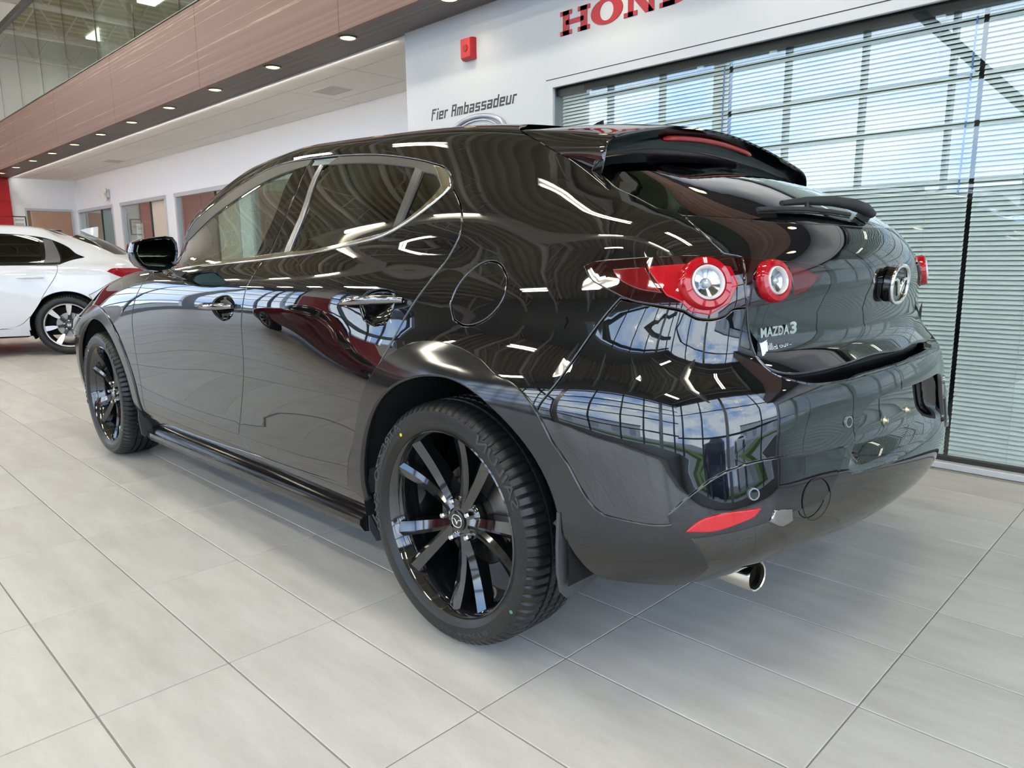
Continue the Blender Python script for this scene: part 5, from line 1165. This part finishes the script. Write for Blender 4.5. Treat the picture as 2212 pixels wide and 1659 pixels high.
# ------------------------------------------------------------------ the white sedan behind
XB = [3.25, 2.735, 2.2, 1.7, 1.15, .6, .15, -.25, -.55]
def rw(front, xs, ys, zs, rear):
    zs = zs if hasattr(zs, '__len__') else [zs]*9
    return list(front)+list(zip(xs, ys, zs))+list(rear)
NET2 = np.array([
 rw([(3.60, 0, .22), (3.55, .45, .22), (3.45, .70, .22)], XB, [.80, .82, .82, .82, .82, .82, .82, .81, .77], [.21, .21, .21, .21, .21, .21, .21, .23, .25], [(-.80, .62, .27), (-.90, .42, .28), (-.94, .2, .28), (-.95, 0, .28)]),
 rw([(3.66, 0, .36), (3.61, .46, .36), (3.49, .74, .36)], XB, [.86, .88, .87, .865, .865, .87, .88, .87, .83], .36, [(-.85, .66, .39), (-.95, .44, .40), (-.99, .22, .40), (-1.0, 0, .40)]),
 rw([(3.67, 0, .52), (3.62, .46, .52), (3.49, .745, .52)], XB, [.87, .895, .885, .88, .88, .885, .895, .88, .845], .52, [(-.86, .67, .55), (-.96, .45, .56), (-1.0, .22, .56), (-1.01, 0, .56)]),
 rw([(3.63, 0, .65), (3.58, .45, .65), (3.45, .735, .65)], XB, [.862, .893, .888, .885, .885, .89, .892, .88, .845], [.66]+[.68]*8, [(-.85, .67, .72), (-.94, .45, .73), (-.98, .22, .73), (-.985, 0, .73)]),
 rw([(3.56, 0, .72), (3.51, .44, .72), (3.38, .71, .72)], XB, [.84, .88, .885, .885, .885, .885, .88, .865, .825], [.73, .79, .81, .81, .81, .81, .81, .815, .82], [(-.82, .65, .84), (-.91, .44, .85), (-.945, .22, .85), (-.955, 0, .85)]),
 rw([(3.46, 0, .76), (3.42, .43, .76), (3.30, .68, .77)], XB, [.79, .85, .865, .868, .868, .866, .86, .84, .795], [.78, .86, .89, .90, .905, .91, .915, .92, .92], [(-.80, .62, .93), (-.88, .42, .94), (-.92, .2, .94), (-.93, 0, .94)]),
 rw([(3.25, 0, .80), (3.22, .40, .80), (3.14, .60, .805)], [3.05, 2.68]+XB[2:], [.72, .785, .81, .815, .815, .815, .80, .77, .72], [.82, .89, .94, .955, .96, .965, .97, .975, .975], [(-.81, .585, .978), (-.90, .40, .985), (-.94, .2, .99), (-.95, 0, .99)]),
 rw([(2.45, 0, .97), (2.42, .40, .965), (2.34, .62, .96)], [2.25, 2.12, 1.97, 1.62, 1.15, .6, .13, -.25, -.52], [.68, .715, .745, .765, .772, .77, .755, .71, .65], [.965, .97, .98, 1.0, 1.01, 1.015, 1.02, 1.03, 1.045], [(-.63, .56, 1.055), (-.70, .40, 1.063), (-.75, .2, 1.07), (-.76, 0, 1.07)]),
 rw([(2.2, 0, 1.12), (2.17, .38, 1.115), (2.1, .60, 1.105)], [2.05, 1.95, 1.8, 1.52, 1.12, .6, .14, -.18, -.37], [.65, .67, .69, .705, .712, .708, .69, .645, .60], [1.1, 1.1, 1.105, 1.115, 1.125, 1.13, 1.13, 1.128, 1.13], [(-.47, .52, 1.145), (-.55, .38, 1.155), (-.60, .2, 1.165), (-.615, 0, 1.168)]),
 rw([(1.95, 0, 1.25), (1.93, .35, 1.245), (1.87, .56, 1.235)], [1.82, 1.74, 1.6, 1.38, 1.06, .6, .17, -.08, -.22], [.60, .615, .63, .642, .65, .645, .625, .585, .545], [1.23, 1.23, 1.232, 1.238, 1.243, 1.245, 1.24, 1.228, 1.222], [(-.30, .47, 1.228), (-.38, .35, 1.238), (-.43, .18, 1.248), (-.445, 0, 1.252)]),
 rw([(1.72, 0, 1.345), (1.70, .32, 1.34), (1.65, .49, 1.33)], [1.62, 1.55, 1.44, 1.25, .98, .58, .22, .03, -.08], [.53, .545, .56, .572, .58, .575, .555, .515, .475], [1.32, 1.32, 1.325, 1.33, 1.335, 1.332, 1.318, 1.298, 1.288], [(-.14, .41, 1.288), (-.21, .31, 1.296), (-.26, .16, 1.305), (-.28, 0, 1.308)]),
 rw([(1.5, 0, 1.39), (1.49, .25, 1.388), (1.46, .36, 1.382)], [1.45, 1.4, 1.3, 1.15, .9, .57, .30, .13, .03], [.41, .42, .43, .44, .445, .44, .42, .38, .34], [1.378, 1.381, 1.386, 1.39, 1.393, 1.389, 1.375, 1.36, 1.35], [(-.02, .28, 1.338), (-.07, .2, 1.342), (-.10, .1, 1.345), (-.11, 0, 1.347)]),
 rw([(1.3, 0, 1.405)]*3, [1.28, 1.25, 1.15, 1.0, .8, .57, .40, .28, .20], [0]*9, [1.406, 1.407, 1.408, 1.409, 1.408, 1.402, 1.392, 1.382, 1.375], [(.16, 0, 1.372)]*4)], float)
NET2[6:, 11:, 0] += .15; NET2[6:, 10, 0] += .08; NET2[:6, 11:, 0] += .06
S2 = Surf(NET2)
def sd(*L): return S2.side(*[(x+(.14 if z > .95 else .06)*min(1, max(0, -x/.25)), z) for x, z in L])
M_wp = mat('white_pearl_paint', hexc(236, 238, 244), .12, 0, 1.5, coat=.6)
M_dlo = mat('sedan_window_black', (.006, .007, .007), .08, 0, 1.5)
M_wglass = glass_mat('sedan_glass', (.10, .16, .13), 1.52, boost=1.5)
M_wrim = mat('machined_silver', (.80, .80, .82), .25, .7); M_wrimd = mat('dark_grey_alloy', (.04, .04, .042), .35, .4)
sed = empty('sedan_car', (8.34, -.50, 0), math.radians(68)); tag(sed, 'white pearl four door sedan parked across behind the black hatchback', 'car')
d_gap = sd((.05, .955), (.055, .88), (.09, .81), (.27, .53), (.43, .345), (.60, .305))
b_gap = sd((1.10, .955), (1.13, .80), (1.14, .50), (1.13, .305)); f_gap = sd((2.06, .94), (2.17, .80), (2.20, .55), (2.18, .305))
dlo = sd((-.345, 1.042), (-.24, 1.092), (-.13, 1.142), (.11, 1.232), (.30, 1.275), (.60, 1.297), (.95, 1.302), (1.25, 1.28), (1.5, 1.215), (1.75, 1.11), (1.95, .985))
belt2 = sd((.05, .972), (.60, .962), (1.10, .958), (1.6, .952), (2.0, .948))
kw2 = dict(gap=.0025, lip=.012, res=.05, step=.03)
rd2, rd2r = panel(S2, 'rear_door', d_gap+sd((.85, .30))+b_gap[::-1]+belt2[1:2], M_wp, sed, **kw2)
panel(S2, 'front_door', b_gap+sd((1.6, .30))+f_gap[::-1]+belt2[3:4], M_wp, sed, **kw2)
circ2 = lambda r, a, b, cx=0: circle_side(S2, cx, .325, r, rad(a), rad(b), 22)
uni2 = d_gap[::-1]+sd((-.14, 1.005))+dlo+sd((2.08, .965))+[(2.62, 7.3), (2.58, 8.2), (2.55, 9.2), (2.58, 10.6), (3, 11.2), (5, 11.2), (8, 11.2), (10, 11.1)]+sd((-.15, 1.262), (-.30, 1.222), (-.47, 1.15), (-.62, 1.07), (-.70, 1.01), (-.80, .968))+S2.rear((.60, .90), (.66, .80), (.72, .78))+sd((-.60, .80), (-.28, .635))+circ2(.355, 135, -8)
q2, _ = panel(S2, 'rear_quarter', uni2, M_wp, sed, **kw2)
panel(S2, 'fuel_door_seam', sd((-.01, .86), (-.02, .92), (-.07, .955), (-.20, .955), (-.225, .93), (-.21, .86), (-.17, .815), (-.05, .815)), M_wp, q2, False, gap=.001, off=.0012, lip=.01, rim=.003)
bl2 = [(15, .02), (13, .02), (11.2, .02)]+circ2(.355, 188, 137)+sd((-.28, .635), (-.60, .80))+S2.rear((.72, .78), (.66, .79), (.5, .80), (.25, .80), (0, .80))
panel(S2, 'rear_bumper', bl2+mirr(bl2[-2:0:-1]), M_wp, sed, False, **kw2)
tl2 = S2.rear((0, .80), (.25, .80), (.5, .80), (.66, .79))+S2.rear((.62, .90))+sd((-.80, .968), (-.70, 1.01), (-.62, 1.07))+S2.rear((.4, 1.066), (.2, 1.071), (0, 1.072))
panel(S2, 'boot_lid', tl2+mirr(tl2[-2:0:-1]), M_wp, sed, False, **kw2)
rg = S2.rear((0, 1.073), (.2, 1.072), (.4, 1.067))+sd((-.62, 1.071), (-.47, 1.15), (-.30, 1.222), (-.15, 1.262))+S2.rear((.30, 1.29), (.15, 1.298), (0, 1.302))
panel(S2, 'rear_window', rg+mirr(rg[-2:0:-1]), mat('sedan_rear_window', (.03, .032, .03), .06, 0, 1.6), sed, False, gap=.002, res=.05, step=.03, off=-.001)
panel(S2, 'front_wing', f_gap+circ2(.355, 188, -8, 2.735)+sd((3.15, .40), (3.15, .62), (3.08, .74))+[(3.2, 6.15), (4, 6.2), (5.0, 6.25)], M_wp, sed, **kw2)
panel(S2, 'bonnet', [(-5, 6.25), (-4, 6.2), (-3.2, 6.15), (0, 6.05), (3.2, 6.15), (4, 6.2), (5, 6.25), (4.2, 6.95), (2, 6.95), (0, 6.95), (-2, 6.95), (-4.2, 6.95)], M_wp, sed, False, corner=50, **kw2)
sm2 = sd((3.13, .30), (3.15, .40), (3.15, .62), (3.08, .74))
panel(S2, 'front_bumper', sm2+[(3.2, 6.15), (0, 6.05), (-3.2, 6.15)]+[(-u, v) for u, v in sm2[::-1]]+[(-3, 0), (0, 0), (3, 0)], M_wp, sed, False, **kw2)
panel(S2, 'windscreen', [(-2.62, 7.1), (0, 7.0), (2.62, 7.1), (2.58, 8.2), (2.55, 9.2), (2.58, 10.6), (0, 11.1), (-2.58, 10.6), (-2.55, 9.2), (-2.58, 8.2)], M_wglass, sed, False, gap=.002, res=.08, step=.04, off=-.002)
mb = MB(); us = np.linspace(0, 15, 60); vs = np.linspace(11.15, 12, 7)
for sgn in (1, -1): mb.loft([S2.P(np.full(7, u), vs)*[1, sgn, 1] for u in us], closed=False)
mb.build('roof', M_wp, sed, 50)
panel(S2, 'sill', sd((2.3, .30), (1.15, .295), (.37, .30))+[(8.5, .05), (7, .05), (5, .05), (4.8, .05)], M_wp, sed, **kw2)
dl_in = sd((-.31, 1.036), (-.12, .995))+sd((.05, .975), (.60, .966), (1.10, .962), (1.6, .957), (1.9, .955))+dlo[:0:-1]
panel(S2, 'window_surround', dl_in, M_dlo, sed, gap=.001, res=.06, step=.03, off=-.001)
gd = sd((.205, .99), (.205, 1.10), (.22, 1.243), (.45, 1.275), (.75, 1.288), (1.0, 1.288), (1.02, .985), (.6, .985))
panel(S2, 'door_glass', gd, M_wglass, rd2, rd2r, gap=0, off=.0015, lip=.003)
panel(S2, 'front_glass', sd((1.09, .985), (1.08, 1.285), (1.3, 1.255), (1.5, 1.195), (1.72, 1.10), (1.88, .985)), M_wglass, sed, gap=0, off=.0015, lip=.003)
panel(S2, 'quarter_glass', sd((.075, 1.20), (-.10, 1.135), (-.24, 1.075), (-.26, 1.05), (-.08, 1.015), (.015, 1.0)), M_wglass, sed, gap=0, off=.002, lip=.004)
panel(S2, 'pillar_panel', sd((.185, 1.240), (.10, 1.222), (.03, .985), (.185, .98)), mat('pillar_grey', (.075, .07, .085), .35), sed, gap=0, off=.0025, lip=.004)
hl2 = MB(); Pn = []
for k in range(9):
    t = k/8; p, nn = on_skin(S2, sd((.42-.24*t, .832))[0]); Pn.append(p+nn*(.006+.022*math.sin(math.pi*(.06+.88*t))))
o = hl2.tube(Pn, [.006]+[.011]*7+[.006], 10).build('door_handle', M_wp, rd2, 60); mirror_obj(o, rd2r)
panel(S2, 'handle_recess', sd((.36, .835), (.33, .868), (.28, .875), (.23, .865), (.22, .83), (.24, .795), (.29, .787), (.34, .80)), M_wp, rd2, rd2r, gap=.001, off=.003, lip=.006, rim=.003)
tl = sd((-.47, .883), (-.52, .912), (-.66, .915))+S2.rear((.62, .905), (.55, .90), (.58, .83), (.66, .80), (.74, .785))
M_stl = mat('sedan_red_lens', (.30, .004, .012), .06, 0, 1.6, noise=.3, nscale=14)
panel(S2, 'tail_lamp', tl, M_stl, sed, gap=.001, off=.004, lip=.012)
MB().loft([[(-.10, 0, 1.352), (-.10, .001, 1.35), (-.10, 0, 1.345), (-.10, -.001, 1.35)], [(-.17, 0, 1.372), (-.16, .026, 1.32), (-.16, 0, 1.30), (-.16, -.026, 1.32)], [(-.275, 0, 1.392), (-.26, .030, 1.27), (-.26, 0, 1.25), (-.26, -.030, 1.27)], [(-.288, 0, 1.388), (-.28, .02, 1.27), (-.28, 0, 1.25), (-.28, -.02, 1.27)]]).build('antenna_fin', M_wp, sed, 40)
MB().box(-.55, 3.2, -.52, .52, .19, .32).box(.40, 2.32, -.78, .78, .20, .32).box(-.7, 2.0, -.66, .66, .32, .50).build('underbody', M_black, sed)
for cx in (0, 2.735):
    lin = MB().lathe([(.352, -.875), (.354, -.62), (.35, -.50), (.1, -.50)], 36, frame((cx, 0, .325), (1, 0, 0), (0, 0, 1), (0, -1, 0)), arc=(rad(-24), rad(204))).build('wheel_liner', M_black, sed, 50); mirror_obj(lin, sed)
def spokes_seven(wh, rimm):
    Mh = frame((0, 0, 0), (1, 0, 0), (0, 0, -1), (0, 1, 0))
    for p in range(7):
        a = rad(95+360/7*p); c, si = math.cos(a), math.sin(a); rings = []; fr = []
        for r in np.linspace(.05, .225, 7):
            t = (r-.05)/.175; w_ = .018-.006*math.sin(math.pi*min(1, t*1.6))+.014*max(0, t-.55); h = .055+.03*t
            pt = lambda off, hh, r=r: (r*c-off*si, hh, r*si+off*c)
            rings.append([pt(-w_, h), pt(w_, h), pt(w_*1.1, h-.035), pt(-w_*1.1, h-.035)])
            if t > .28:
                u = (t-.28)/.72; w2 = .004+.026*math.sin(math.pi*min(.62, u*.62+.02)) if u < .75 else .030; w2 = min(w2, w_+.004); fr.append([pt(-w2, h+.0015), pt(w2, h+.0015), pt(w2, h-.002), pt(-w2, h-.002)])
        s_ = MB().loft(rings).build('spoke', M_wrimd, wh); MB().loft(fr).build('machined_face', M_wrim, s_)
    MB().lathe([(.218, .082), (.224, .094), (.232, .097), (.236, .090)], 60, Mh).build('machined_lip', M_wrim, wh, 40)
    MB().lathe([(0, .055), (.05, .055), (.062, .045), (.066, .0), (0, 0)], 32, Mh).build('hub', M_wrimd, wh, 40)
    cap = MB().lathe([(0, .061), (.026, .060), (.029, .052)], 24, Mh).build('centre_cap', mat('cap_grey', (.12, .12, .13), .3, .5), wh, 40)
    hb = MB()
    for x in (-.010, .010): hb.prism([(x-.003, -.013), (x+.003, -.013), (x*1.25+.003, .013), (x*1.25-.003, .013)], 0, .003, frame((0, .0605, 0), (-1, 0, 0), (0, 0, 1), (0, 1, 0)))
    hb.prism([(-.009, -.003), (.009, -.003), (.009, .003), (-.009, .003)], 0, .003, frame((0, .0605, 0), (-1, 0, 0), (0, 0, 1), (0, 1, 0))); hb.build('cap_badge', M_wrim, cap)
    for q in range(5): MB().lathe([(0, .024), (.008, .022), (.0095, 0)], 6, axis_frame(pol(.048, rad(90+72*q), .046), (0, 1, 0))).build('lug_nut', M_nut, wh)
    MB().lathe([(.05, -.01), (.130, -.01), (.133, -.03), (.05, -.03)], 40, Mh).build('brake_disc', M_disc, wh, 40)
    MB().bbox(-.13, -.06, -.04, .02, .02, .12, .012).build('brake_caliper', mat('caliper_silver', (.5, .5, .5), .4, .7), wh)
sw = car_wheel(.318, .236, spokes_seven, (M_rub, M_wrimd), sed)
sw.location = (0, .785, .318)
for x, y, rz in ((2.735, .785, 0), (0, -.785, math.pi), (2.735, -.785, math.pi)):
    c = copy_tree(sw, sed); c.location = (x, y, .318); c.rotation_euler = (0, 0, rz)

def repaint(o, m):
    for ch in o.children_recursive:
        if ch.type == 'MESH' and ch.data.materials and ch.data.materials[0] == M_wp:
            ch.data = ch.data.copy(); ch.data.materials[0] = m
M_rp = mat('deep_red_paint', (.20, .004, .010), .08, 0, 1.5, coat=.6); M_bp = mat('navy_paint', (.012, .025, .075), .08, 0, 1.5, coat=.6)
r1 = copy_tree(sed); r1.location = (4.7, 4.7, 0); r1.rotation_euler = (0, 0, rad(5)); repaint(r1, M_rp)
tag(r1, 'deep red sedan on the showroom floor, seen mirrored in the black rear door', 'car')
r2 = copy_tree(sed); r2.location = (-13.5, 5.5, -.12); r2.rotation_euler = (0, 0, rad(70)); repaint(r2, M_bp)
tag(r2, 'navy blue car parked outside, seen mirrored in the black rear bumper', 'car')
r3 = copy_tree(sed); r3.location = (-25.5, 1.0, -.12); r3.rotation_euler = (0, 0, rad(95))
tag(r3, 'white car parked outside across the lot, seen mirrored in the black rear bumper', 'car')
